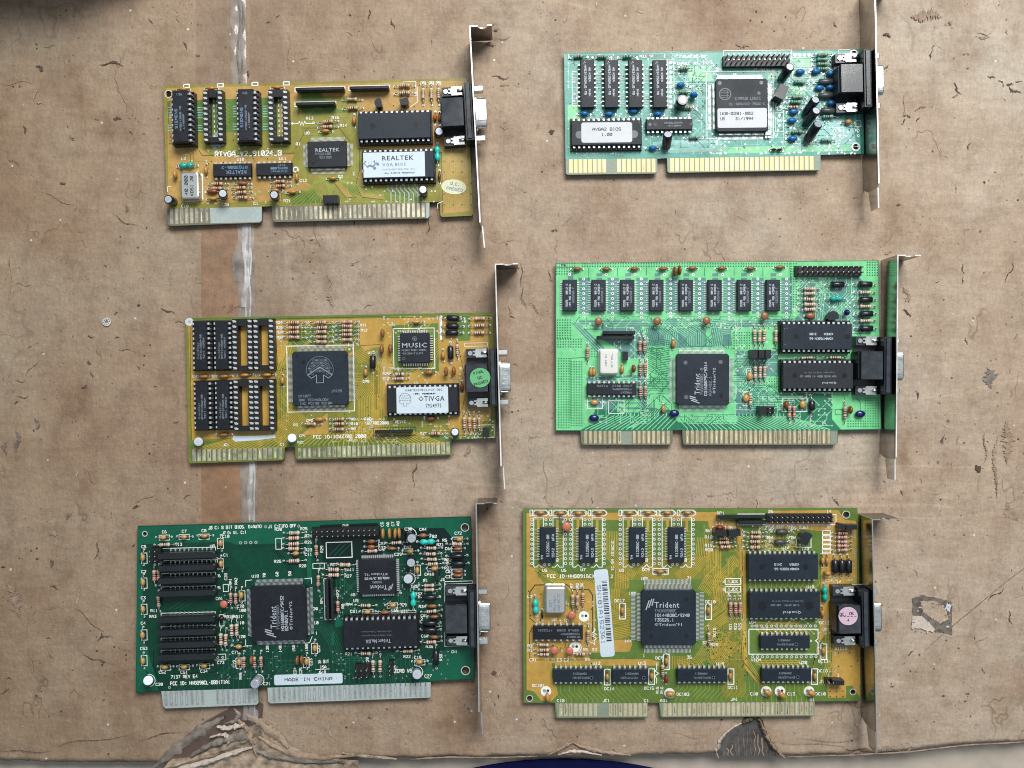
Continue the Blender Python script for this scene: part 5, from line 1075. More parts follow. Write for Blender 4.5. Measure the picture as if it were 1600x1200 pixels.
    c.put(qfp(81,82,40,40,[('CIRRUS LOGIC',9,10,40,4.4,0,'ink_dim'),('CL-GD5422-75QC-C',8,1.5,56,3.8,0,'ink_dim')],9,12,'chip_gray',((-34,34,3,'dimple_light'),(30,34,3,'dimple_light'),(26,18,2.6,'dimple')),3,6,.62,'ink_dim','oval'), 1159.5,164,0,12, extra=[('sticker', lab)])
    c.put(header(13,2,102,17,26), 1184,92,0,16)
    c.el(1233,106,1221,124,7,30); c.el(1273,157,1258,178,7,32); c.el(1274,174,1259,194,7,32); c.el(1278,193,1260,220,7.2,32); c.el(1066,157,1061,166,8.5,22,'sleeve',.6); c.el(1043,210,1040,231,7.2,28)
    c.put(jumper(16,22,22), 1222,143,-25,22)
    c.beads('h', [(913,177),(952,178),(1028,178),(1064,132),(1020,231)], 'blue', 6.5, 3.8, 20); c.beads('h', [(990,173),(1251,111),(1276,111),(1299,114),(1281,137),(1298,136),(1300,160),(1240,174),(1238,188),(1239,216)], 'blue', 7, 4.2, 18)
    c.blobs('h', [(1084,148)], 'blue', 6.5, 4.5, 7)
    c.Rs('h', [(904,88),(941,88),(981,88),(1069,106),(1068,143),(1085,214)], 28, 15, 2.8, 'res_green'); c.Rs('h', [(1286,85),(1286,92.5),(1286,100),(1250,128),(1246,151),(1244,159),(1246,205),(1294,182),(1292,219),(1286,107)], 30, 17, 3.0, 'res_green'); c.Rs('h', [(1075,168),(1241,167)], 26, 14, 2.6)
    c.fer('h', [(1291,127.5),(1291,148.5),(1294,172.5)], 22, 4.6, 'ferrite_grey', 34)
    c.beads('h', [(1326,190.5)], 'ochre', 5, 4, 20); c.beads('h', [(1218,233),(1209,234)], 'band_black', 4, 2, 12)
    c.put(dip(4,10,6,False,[],'ink','can',7,(),0), 1200,209,0,6)
    c.finish((1367,-30),(1374,322),128,'steel',36,tongue=30)
card2()
# ================================================================ card 4 : middle right
def card4():
    c = Card(1122, 545, 0.0, [(868,411),(1373,407),(1377,671),(1309,672),(1309,692),(1306,695),(1070,695),(1067,692),(1066,672),(1051,672),(1051,692),(1048,695),(911,695),(908,692),(907,673),(868,673)], [], 'mask_sea',
        'mint green circuit card at middle right with eight small memory chips along its top edge', None, None)
    M, T, L = 'mask_mint', 'trace_mint', 'mask_sea_sheen'
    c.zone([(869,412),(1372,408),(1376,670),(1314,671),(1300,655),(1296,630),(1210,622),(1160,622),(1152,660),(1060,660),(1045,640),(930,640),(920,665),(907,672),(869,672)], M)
    for x in (902,947,992,1038,1083,1128,1173,1219): c.rect(x+2,433,x+20,490,L,1); c.rect(x-15,427,x-6,437,L,1)
    c.rect(904,432,1234,434,M,2)
    c.zone([(905,500),(1240,498),(1236,510),(1140,512),(1050,512),(960,508),(940,512),(905,505)], L, 1); c.zone([(893,504),(905,504),(960,560),(940,560)], L, 1); c.rect(895,493,1240,497,M,2)
    c.zone([(940,510),(1000,508),(1010,540),(1010,560),(975,560),(965,545),(940,530)], L, 1); c.zone([(1010,512),(1140,512),(1150,520),(1150,540),(1010,545)], L, 1)
    c.zone([(1142,516),(1175,516),(1176,546),(1144,546)], M, 3); c.zone([(1102,508),(1110,508),(1112,535),(1102,530)], M, 3)
    c.zone([(1250,436),(1340,432),(1350,440),(1350,520),(1220,518),(1250,490)], L, 1); c.zone([(1238,412),(1252,412),(1246,480),(1238,500)], M, 2)
    c.zone([(1150,548),(1215,548),(1215,640),(1150,650)], L, 1); c.zone([(1184,588),(1222,588),(1222,612),(1196,612)], M, 2)
    c.zone([(915,590),(1010,585),(1020,640),(930,640)], L, 1); c.zone([(962,590),(996,590),(996,595),(962,595)], M, 3)
    for y in (626,634,642): c.zone([(964,y-2.5),(1000,y-2.5),(1002,y),(1000,y+2.5),(964,y+2.5)], M, 2)
    c.zone([(1000,660),(1010,655),(990,668),(978,668)], M, 2); c.zone([(925,650),(945,648),(925,664),(918,664)], M, 2)
    c.zone([(1222,612),(1300,616),(1300,655),(1296,670),(1230,665),(1200,650)], 'mask_sea', 1)
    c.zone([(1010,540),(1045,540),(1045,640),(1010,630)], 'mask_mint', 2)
    c.bus([(1012,512),(1020,540),(1046,545)], 9, 3, .9, 'mask_sea'); c.bus([(1045,625),(1030,625),(1010,650),(1000,650)], 9, 2.8, 1.0, T)
    c.bus([(1140,600),(1160,600),(1175,625),(1240,626)], 9, 2.8, 1.0, T); c.bus([(1140,565),(1165,565),(1180,600),(1220,600)], 8, 2.6, 1.0, T)
    c.bus([(1090,541),(1090,520),(1060,500)], 12, 2.8, .9, T); c.bus([(1050,541),(1048,520),(1030,505)], 8, 2.8, .9, T); c.bus([(1115,541),(1120,512),(1140,510)], 9, 2.8, .9, T)
    c.bus([(893,504),(940,552)], 4, 3.4, 1.1, T); c.bus([(1010,560),(1030,570),(1046,572)], 12, 2.7, .9, 'mask_sea'); c.bus([(1010,600),(1046,600)], 8, 2.7, .9, 'mask_sea')
    c.bus([(1080,645),(1080,656),(1150,656)], 6, 2.3, 1, T); c.bus([(900,504),(1230,504)], 3, 2.6, .8, T)
    c.bus([(1262,436),(1250,450),(1250,480)], 3, 4, 1, T); c.bus([(1300,434),(1280,455),(1275,500)], 6, 3.6, 1, T); c.bus([(1330,436),(1330,460),(1300,490),(1290,505)], 5, 3.6, 1, T); c.bus([(1345,440),(1340,480),(1310,515)], 4, 3.6, 1, T)
    c.fan(GOUT(915,1043,17), 672, GOUT(960,1060,17), 645, 1.4, T, .2); c.fan(GOUT(1074,1296,30), 672, GOUT(1062,1230,30), 646, 1.4, T, .2)
    c.zone([(907,674),(1051,673),(1051,692),(1048,695),(911,695),(908,692)], 'laminate_brown', 1); c.zone([(1066,673),(1309,673),(1309,692),(1306,695),(1070,695),(1067,692)], 'laminate_brown', 1); c.rect(970,674,987,694,'laminate',2); c.rect(1298,674,1308,694,'laminate',2)
    for k, x in enumerate((912,957,1002,1048,1093,1139,1184,1229)):
        c.pads(x,436,8,0,7.6,2.3); c.via(x-10 if k else 890, 429, 2.4); c.via(x,496,2)
        for j in range(12):
            y = 440+j*4.1
            if k < 8: c.line([(x+3,y),(x+13,y+(2 if j % 2 else -1))], .9, 'trace_aqua')
            c.line([(x-3,y+1),(x-10,y)], .9, T)
    c.maze(1235,435,1350,520,60,T,31,1.0); c.maze(1150,512,1222,640,46,T,32,1.0); c.maze(915,585,1012,660,40,T,33); c.maze(1215,610,1300,665,26,T,34); c.maze(880,490,1240,512,46,T,35,.9); c.maze(960,512,1012,560,20,T,36)
    for r in ((872,530,910,545),(871,500,892,530),(873,560,890,668),(893,565,912,668),(925,545,936,560),(1147,520,1174,545),(1355,410,1372,430),(1352,622,1375,666),(1236,412,1246,480),(1202,592,1214,606),(1284,628,1300,642),(1325,658,1352,668),(870,412,900,430),(910,412,1230,418)): c.grid(*r, 4.0, .92, 'mask_sea')
    for q_ in ((900,495,1240,515,50),(1010,512,1150,545,40),(1010,545,1046,640,40),(1142,545,1215,640,50),(960,590,1050,665,40),(1060,648,1160,668,40),(1165,600,1225,640,24),(1300,515,1345,530,14)): c.maze(*q_, 'mask_sea', int(q_[0]), .8, None)
    for p in ([(869,418),(900,418)],[(920,418),(920,440)],[(965,418),(965,432)],[(1010,418),(1010,430)],[(1101,418),(1101,432)],[(1147,418),(1147,432)],[(1192,417),(1192,432)],[(891,560),(891,655)],[(891,560),(915,558)],[(1297,616),(1297,664),(1310,671)],[(1234,410),(1236,490),(1232,500)],[(1320,620),(1320,640),(1305,640),(1305,648),(1318,648)],[(1338,622),(1344,628),(1344,646)],[(1046,420),(1060,420)]): c.line(p, .9, 'mask_sea')
    c.box(918,620,941,638,1.1); c.pads(944,628,1,0,0,2.2); c.silk([(880,545),(890,538),(900,548),(894,560)],.7,'silk_dim'); c.box(951,626,975,646,.9); c.text('7S',880,414.5,8,3,'line_dark')
    c.box(1166,576,1173,596,.9); c.box(1161,612,1171,634,.9); c.box(1222,622,1262,643,1.0); c.box(1005,562,1012,590,.8)
    c.fingers(915,968,8,673,673,693,693,'gold',4.2); c.fingers(991,1044,8,673,673,693,693,'gold',4.2); c.fingers(1074,1295,30,672.5,672.5,693,693,'gold',4.2)
    TX = [('53C6R60-7',0,-5,24,3.4,0,'ink_dim'),('HM RB KOREA',0,0,34,3.2,0,'ink'),('9325   0012 C',0,5,36,3.2,0,'ink')]
    for x in (890.5,935.5,980.5,1026,1072,1117,1163,1208): c.put(soj(26,49,22.5,TX,'chip_blue','ink',True,10,4), x,461.5,90,9)
    c.beads('h', [(902,420),(947,420),(992,420),(1036,420),(1082,419),(1128,419),(1173,419),(1219,418)], 'clay', 6.5, 3.2, 18)
    c.blobs('v', [(1054,424),(1062,422)], 'brown', 8, 3.2, 7)
    for x, y in ((935,502),(1026,502),(1104,501),(1194,494)): c.put(lying('clay',6.2,2.4,6,-4), x, y, 0, 10)
    c.put(sip(50,5.5,15), 967,520,0,14); c.put(sip(58,5.5,15), 962,527.5,0,14)
    c.Rs('v', [(1000,541),(1008,541),(1001,575),(1008.5,575),(1001,611),(1008.5,611),(919,551)], 30, 17, 3.2, 'res_pink'); c.Rs('v', [(1179,525),(1187,525),(1194.5,525),(1213,525),(1180,582),(1188,582),(1195.5,582),(1172,624)], 34, 19, 3.0, 'tan_pale'); c.Rs('v', [(1234,643),(1241.5,643),(1321,645)], 34, 19, 3.0, 'res_pink')
    c.beads('v', [(923,581),(928,582),(972,577),(1036,640),(1052,537)], 'ochre', 6.5, 3.4, 16); c.blobs('v', [(990,576),(1228,633),(1330,641)], 'brown', 6.5, 3.6, 6); c.beads('v', [(1172,588),(1165.5,622),(1255,632)], 'amber', 6.5, 5, 16); c.beads('h', [(929,629)], 'amber', 6, 4.4, 18)
    c.beads('h', [(928,653),(1054,645.5),(1344,647)], 'navy', 8, 5.6, 12); c.blobs('v', [(1324,488)], 'navy', 5, 4.4, 6)
    c.put(crystal(29,38,[('XTAL',4,2,22,3.4,90,'ink_grey'),('12M KI',-5,2,20,3,90,'ink_grey')],'can_white'), 952,565,0,17)
    c.put(jumper(10,14,10,1,'ferrite'), 977,556,0,10)
    c.put(dip(20,77,19,False,[('TR9CKT',22,-5,18,3,180,'ink_dim'),('TT65AD0PA',16,0,30,3,180,'ink_dim'),('LTS2 0S12  P1278',4,5,54,3,180,'ink_dim')],'ink_dim','chip',11,(),0), 956,608,0,11)
    c.put(qfp(82,80,40,40,[('Trident',-9,-7,32,8,90,'ink'),('TVGA8900CL-B',-2,-3,42,5,90,'ink_dim'),('CQ160079C/9314',4,1,52,4.6,90,'ink'),('A34402.1',11,-10,30,4.6,90,'ink_dim'),('©Trident\'92',17,-2,40,4.6,90,'ink')],9,12,'chip_blue',((-27,26,3.2,'dimple_light'),(27,27,3.2,'dimple_light'),(-26,-27,3.2,'dimple_light'),(28,-25,3,'dimple'),(36,-33,1.5,'dimple')),3,5.5,.9,'ink','sl90'), 1098.5,593,0,12)
    J = [('KDA0476BCN-66',6,-3,36,3.6,180,'ink'),('KOREA    3108',6,4,36,3.6,180,'ink')]
    def cross(mb, z):
        for dx, dy in ((-2,-2),(2,-2),(-2,2),(2,2)): mb.ring(32+dx*1.2, dy*1.3, 1.3, 2.2, z, 'ink', 8)
    LOGOS['cross'] = cross
    def wlogo(comp_lines, extra): pass
    c.put(dip(28,108,40,True,J,'ink','chip_blue',19,((-32,0,4,'dimple'),(46,0,4,'dimple'),(-50,12,.8,'ink_dim'),(-46,13,.8,'ink_dim'),(-49,-12,.8,'ink_dim')),0,'tin_bright',9), 1277,526,0,19)
    c.put(dip(28,109,40,True,[('Quadtel',17,-11,22,4,180,'ink'),('VGA BIOS 0804 KI 5004 LG',0,-1,56,3,180,'ink_dim'),('Copyright 1988 02 GU 0R',2,5,48,3,180,'ink_dim')],'ink','chip_gray',19,((-36,0,4,'dimple'),(40,0,4,'dimple')),0,'tin_bright',9), 1278.5,587,0,19)
    c.Rs('h', [(1261,558.5),(1306,558)], 34, 18, 2.4, 'tan_pale'); c.put(jumper(31,14,20,3), 1190,553,0,20); c.put(jumper(11,13,18,1), 1192,641,0,18); c.put(header(2,2,14,12,20), 1205,641,0,14)
    c.put(header(13,2,102,16,26), 1298,422,0,16)
    c.Rs('h', [(1265,451),(1265,459),(1265,467.5),(1265,475.5),(1265,483.5)], 32, 18, 3.2, 'tan_pale'); c.beads('h', [(1266,493)], 'clay', 8, 5, 16)
    c.fer('h', [(1309,444.5),(1353,444.5),(1354,468),(1354,490),(1354,513)], 20, 4.8, 'ferrite', 34); c.put(inductor('teal',22,4.4,32), 1308,467,0,7)
    c.Rs('h', [(1353,457),(1353,479),(1353,501.5)], 32, 18, 2.9, 'tan_pale'); c.put(transistor(9,14), 1302,495,10,14); c.put(ferrite(14,5), 1269,633,90,7)
    c.finish((1403,398),(1400,752),571.5,'steel',34,tongue=32)
def logo_sl90(mb, z): slashes(mb, -13, -30, 15, 90, z)
LOGOS['sl90'] = logo_sl90
card4()
# ================================================================ card 5 : bottom left
def card5():
    c = Card(478, 952, 1.65, [(215,822),(736,807),(742,1061),(673,1065),(673,1088),(671,1090),(423,1099),(419,1096),(418,1074),(403,1075),(404,1098),(401,1101),(259,1107),(255,1103),(252,1080),(212,1083)], [(226.5,834,3.2),(726.5,824,5.4),(727.5,1047.5,6)], 'mask_forest',
        'dark green circuit card at bottom left with a white rectangular sticker reading MADE IN CHINA', None, None)
    F, D, T = 'mask_forest_light', 'mask_forest_dark', 'trace_forest'
    c.zone([(216,823),(735,808),(736,840),(708,842),(694,826),(500,832),(470,848),(369,851),(355,846),(222,850),(214,900)], F)
    c.zone([(700,1010),(740,1008),(741,1060),(670,1064),(660,1050)], F, 1); c.zone([(214,880),(222,880),(225,1000),(250,1078),(213,1082)], F, 1)
    c.zone([(620,826),(694,825),(708,842),(712,858),(620,862)], D, 1); c.zone([(425,860),(433,858),(446,872),(437,873)], D, 1); c.zone([(442,878),(450,878),(460,892),(455,900)], D, 1); c.zone([(480,838),(486,838),(487,905),(480,910)], F, 1)
    c.rect(508,846,551,872,D,2); c.zone([(344,888),(360,886),(352,893),(344,893)], D, 1); c.zone([(500,820),(590,817),(600,880),(505,880)], D, 1)
    for k in range(3): c.line([(264+k*9,952),(290+k*9,936)], .9, T); c.line([(286+k*6,858),(300+k*6,846)], .9, T); c.line([(514+k*8,868),(532+k*8,850)], .9, T)
    c.line([(240,1016),(240,1040),(244,1050)], 1.4, D); c.line([(228,1048),(236,1058),(250,1078)], 1.4, D); c.line([(272,1042),(272,1053),(335,1050),(352,1036)], 1.2, D); c.line([(480,840),(487,832),(560,826)], 1.3, D)
    for k in range(26): c.line([(395+k*3.4,915),(395+k*3.4-2,905),(360+k*3.4,860-k*.3)], .7, 'mask_forest_light')
    c.bus([(490,975),(505,975),(520,1000),(530,1028),(600,1025),(608,1050),(608,1065)], 6, 3.4, .9, T); c.bus([(432,1018),(432,1040),(448,1050),(470,1052)], 4, 4, .9, T)
    c.fan(GOUT(428,665,31), 1072, GOUT(440,640,31), 1028, .9, T, .4); c.fan(GOUT(272,316,7), 1078, GOUT(290,336,7), 1060, .9, T); c.fan(GOUT(340,398,8), 1077, GOUT(350,400,8), 1015, .9, T)
    c.bus([(570,930),(560,950),(545,955)], 8, 3, .8, T); c.bus([(620,905),(632,915),(632,960)], 4, 3.4, .9, T); c.bus([(700,860),(700,930)], 3, 4, .8, D)
    c.maze(500,880,560,965,50,T,41,.8,'tin',1.1); c.maze(600,850,700,1000,60,T,42,.9,'tin',1.2); c.maze(520,1018,700,1060,40,T,43,.9,'tin',1.1); c.maze(340,1000,500,1060,36,T,44,.8,'tin',1.1)
    c.maze(345,930,392,1010,24,T,45,.8,'tin',1.1); c.zone([(524,966),(540,965),(540,978),(524,980)], F, 2); c.rect(518,988,522,1008,F,2); c.rect(647,1008,650,1022,F,2)
    c.pads(376,848,4,8,-.2,2.6,'tin'); c.via(415,823,2.4,'tin'); c.via(467,822,2.4,'tin'); c.via(265,1074,2.4,'tin')
    c.zone([(252,1080),(403,1075.5),(404,1098),(401,1101),(259,1107),(255,1103)], 'laminate_pale', 1); c.zone([(418,1074.5),(673,1066),(673,1088),(671,1090),(423,1099),(419,1096)], 'laminate_pale', 1)
    c.fingers(259,316,8,1080,1078,1103,1101,'tin',4.6,rounded=1); c.fingers(340,398,8,1077,1075.5,1100,1098,'tin',4.6,rounded=1); c.fingers(428,665,31,1074,1067,1096,1088,'tin',4.4,rounded=1)
    c.text('J8 C: 8 BIT BIOS, O:AUTO',367,823.5,83,5.2); c.text('J1 C:FIFO OFF',441,822,44,5.4); c.text('J7 O: NI, C:I',366,832,38,5); c.text('7137 REV E4',288,1057,42,5.4); c.text('FCC ID: HNG890CL-8BD1TIA1',313,1066.5,93,6)
    c.text('16 BIT',505,1033.5,18,5.2); c.text('ISA',505,1042,10,4.6); c.text('J6:O',503,1050,13,4.6); c.silk([(493,1046),(515,1045)],.9); c.text('C-',619,1042,6,4.6); c.text('ZERO WS',630,1048,28,6); c.text('CN1',710,1018,9,4.6); c.text('CN2',540,821,9,4)
    c.refs([('C6',257,831),('C7',288,830),('C8',319,829),('C5',225,854),('C2',225,893),('C3',224,934),('C4',224,973.5),('C53',225,1013),('C52',254,1050),('C51',288,1050),('C34',319,1048.5),('C20',249,1069),('R13',279,850.5),('C10',353,838,0),('C1',353,867),('U8',332,853),('U7',337,873),('U6',341,899.5),('U5',341,918),('RA3',239,963),('R11',241,954),('CA1',343,935),('C70',376,947),('100',379,953.5),('110',376,973),('120',378,994.5),('C73',345,1035),('C71',368,1019),('U18',399,900),('R25',475,826),('R24',482,837),('R26',482,847),('R23',482,859),('C11',482,866),('R25',434,877),('R20',435,827),('R28',473,884),('R27',522,882),('CA11',546,890),('R27',544,900),('20',493,951),('10',494,973),('1',494.5,989),('C30',638,826.5),('CA4',661,827),('FB2',677,838),('C72',716,833),('R5',695,844),('C64',701,857),('CA2',637,855),('CA7',597,849),('C32',597,856),('R22',700,874.5),('R23',700,887.5),('C63',702,893),('C31',702,901),('RZ1',688,851),('R1',665,907),('C29',622,866),('CA10',671,897),('C26',648,916),('R37',654,928),('C9',631.5,945),('C65',617,953.5),('U11',632,954.5),('C81',553,955),('RA4',546,944),('46',551.5,929),('U9',556,938),('R34',660,947.5),('C81',663,961.5),('L2',657,967),('L3',684,977),('C60',664,993.5),('R35',671,1010),('C15',653,1027),('C27',669,1056),('R22',636,1025.5),('R21',545,1021.5),('J3',691,905.5),('6',626,925),('C21',417,1068),('RA10',358,963),('RA11',372,963)], 4.6)
    for st, x, y in (('RA1',360,909),('RA2',369,908),('C28',353,901),('70',413,899),('60',433,897),('50',453,896),('R29',503,858),('RA5',376,1056),('C19',366,1037),('130',418,1014),('140',438,1014),('150',459,1013),('160',479,1012),('C22',498,1013.5),('C23',486,1034),('C24',461,1048),('C25',470,1048),('C5',597,819),('A6',606,819),('C7',614,818.5),('A8',622,818),('R8',536,947),('RP2',528,927),('RP1',503,938),('R20',574,1032),('R38',689,1027),('U16',698,878)): c.text(st, x, y, len(st)*3.6, 4.4, rot=90)
    c.box(510,847,550,871,1.3)
    for y0, y1 in ((857,873),(876,892),(896,913),(917,932),(958,975),(979,993),(997,1013),(1016,1032)): c.silk([(252,y1-2),(252,y0),(337,y0-2.2),(337,y1-6),(332,y1-3)],1.0)
    for x, y in ((257,840),(288,839),(319,838.5),(259,1043),(288,1042.5),(320,1041),(715,843),(713,858),(714,893),(714,900),(637,861.5),(613,946),(575,956),(656,1035),(676,888)): c.box(x-8,y-4,x+8,y+4,1.0)
    for x, y in ((225,872),(225,911),(225,952),(225,992),(225,1032),(344,849),(344,881),(378,931),(373,1036),(478,1035),(491,1013),(652,891)): c.box(x-4,y-8,x+5,y+8,1.0)
    c.box(349,913,357,924,1); c.box(431,841,440,858,1); c.box(489,880,507,888,1); c.box(695,908,738,912,1); c.silk([(695,912),(695,1010),(736,1008)],1); c.silk([(384,917),(384,907),(394,906)],1); c.silk([(476,904),(487,903),(487,912)],1); c.silk([(384,999),(384,1009),(394,1009)],1); c.silk([(476,1005),(484,1004),(488,994)],1)
    for x, y, r in ((233,1063,9.5),(404,1062,8.5),(641,835,9.5),(640,904,8.8),(651,1050,9.5)): c.circle(x, y, r, 1.1, 'silk', -80, 100)
    c.box(336,1022,353,1031,1); c.pads(340,1027,2,8,0,2.2,'tin_bright'); c.box(343,960,350,978,.9); c.box(570,955,650,958,.8)
    for y in (867,886,905.5,925.5,966.5,986.5,1006,1025): c.put(zipchip(88,10,20), 292,y+1,0,17)
    mic = sticker_mesh(106, 16, .3, 'sticker', [('MADE IN CHINA',0,0,74,5.4,0,'ink_black')], rad=2.5); c.put([('sticker', mic)], 482,1061,0,0)
    c.beads('h', [(254.5,839.6),(287,838.7),(318.7,838),(257,1043),(287.5,1042.5),(318.5,1041),(372,1011.5),(462,865),(718,843),(640.5,861.5),(679,888.5),(655.5,1035),(613.5,946),(574.5,956)], 'amber', 5.4, 3.6, 24); c.beads('h', [(580,855),(580,846),(661,837)], 'clay', 6.5, 3.6, 22)
    c.beads('v', [(344,849),(344,881),(223,872),(223,911),(222.5,952.7),(222.7,993),(222.7,1033),(376,931),(373.5,1035),(652,891),(478,1034),(491.5,1013)], 'amber', 5.6, 3.6, 24); c.blobs('v', [(464,1033),(471,1032),(392,1033)], 'clay', 7, 2.8, 6)
    c.blobs('v', [(598,834),(608,834),(617,834),(623,833)], 'ochre', 8.5, 2.8, 7); c.beads('h', [(716,858),(716,893),(715,900),(612,857),(601,956),(676,947.5),(679,964),(679.5,995.5)], 'clay', 7.5, 3.0, 20)
    c.put(lying('salmon',6,2.5,8,4), 349,945,0,12)
    c.Rs('h', [(257,851)], 34, 17, 3.0, 'tan_pale'); c.Rs('h', [(459,833),(459,841.5),(459,850),(459,857.5),(460,877),(539,883),(521,891),(521,899)], 34, 17, 3.4, 'tan_pale')
    c.Rs('v', [(240,899),(247,899),(247,940),(360,935),(368,935),(381,1035),(397,1035),(408,1035),(494,860),(497,908),(528,948)], 32, 17, 3.0, 'res_pink'); c.Rs('v', [(361,985),(369.5,985),(344.6,1000),(352,1000),(583,1041),(594,1041)], 34, 19, 3.2, 'tan_pale')
    c.Rs('h', [(714,850),(581,861),(619.5,848),(674,857),(675,874),(676,881),(670.5,915),(670.5,922),(571,947),(673.5,955),(674,1003),(571.5,1021),(637.5,1018),(673,865.5)], 32, 16, 2.9, 'tan_pale')
    c.fer('h', [(713,869),(715,882),(671,934),(671,974),(671,984)], 22, 4.2, 'ferrite', 32); c.fer('v', [(681,1028.5)], 22, 4.6, 'ferrite', 36)
    c.put(inductor('teal_pale',25,4.8,32), 668,847,0,7); c.put(inductor('teal_pale',25,4.8,34), 645,936.5,90,7)
    c.el(233,1062,234,1062,7.2,23,'alu',.95); c.el(399,1068,405,1060,7,22,'alu',.9); c.el(643.5,840.5,639,836,7.2,24,'sleeve',.9); c.el(642.5,878.5,643,874,7,24,'sleeve',.86); c.el(638,904,639,903,7,22,'alu',.95); c.el(652,1053,651,1050,7.2,22,'alu',.9)
    c.put(qfp(86,85,40,40,[('Trident',-8,-6,34,9,90,'ink'),('TVGA8900D',-1,-6,38,5,90,'ink_dim'),('HQ16000TC/9432',6,0,54,5,90,'ink'),('B24029.1',12,-11,32,5,90,'ink'),('©Trident\'92',19,-4,44,5,90,'ink')],8,12,'chip',((-29,24,3.4,'dimple'),(28,25,3.4,'dimple'),(-29,-30,3.4,'dimple'),(28,-28,3.4,'dimple')),3,5.5,.9,'ink','sl5'), 435,958.5,0,12)
    c.put(plcc(58,55,17,[('Trident',2,-16,26,7,180,'ink'),('TKD8001',0,-8,16,3.6,180,'ink_dim'),('AABLS0.2/9439',0,-2,38,3.8,180,'ink'),('©Trident \'92',-1,4,36,4,180,'ink')],'chip',14,((20,19,3.4,'dimple'),(-21,-20,3.4,'dimple')),'sl5b'), 589,901.5,0,14)
    c.put(dip(28,115,42,True,[('Trident Nu.ISA',-4,-11,38,6,180,'ink'),('C/16 Trident Microsystems',-6,-2,46,3,180,'ink_dim'),('C/16 Phoenix Technologies',-6,4,46,3,180,'ink_dim')],'ink','chip',19,((-38,-2,4.4,'dimple'),(38,-2,4.4,'dimple')),1,'tin_bright',9), 594.5,990.5,0,19)
    c.put(header(13,2,104,15,26), 538,832,0,16); c.put(header(3,2,24,20,26), 566,1050,0,16); c.put(header(1,3,7,20,26), 610,1045,0,16); c.put(header(2,3,16,22,22), 241,868,0,14); c.put(jumper(6,14,14), 683,899,0,14)
    c.put(sip(62,5,15), 511.5,937,90,14); c.put(sip(62,5,15), 519,937,90,14); c.box(507,904,523,968,1)
    c.beads('h', [(346,967)], 'band_black', 5, 4, 14)
    c.finish((744,786),(749,1152),962,'steel_dull',31,tongue=34)
def logo_sl5(mb, z): slashes(mb, -13, -29, 17, 90, z)
def logo_sl5b(mb, z): slashes(mb, 20, -16, 10, 180, z)
LOGOS['sl5'] = logo_sl5; LOGOS['sl5b'] = logo_sl5b
card5()
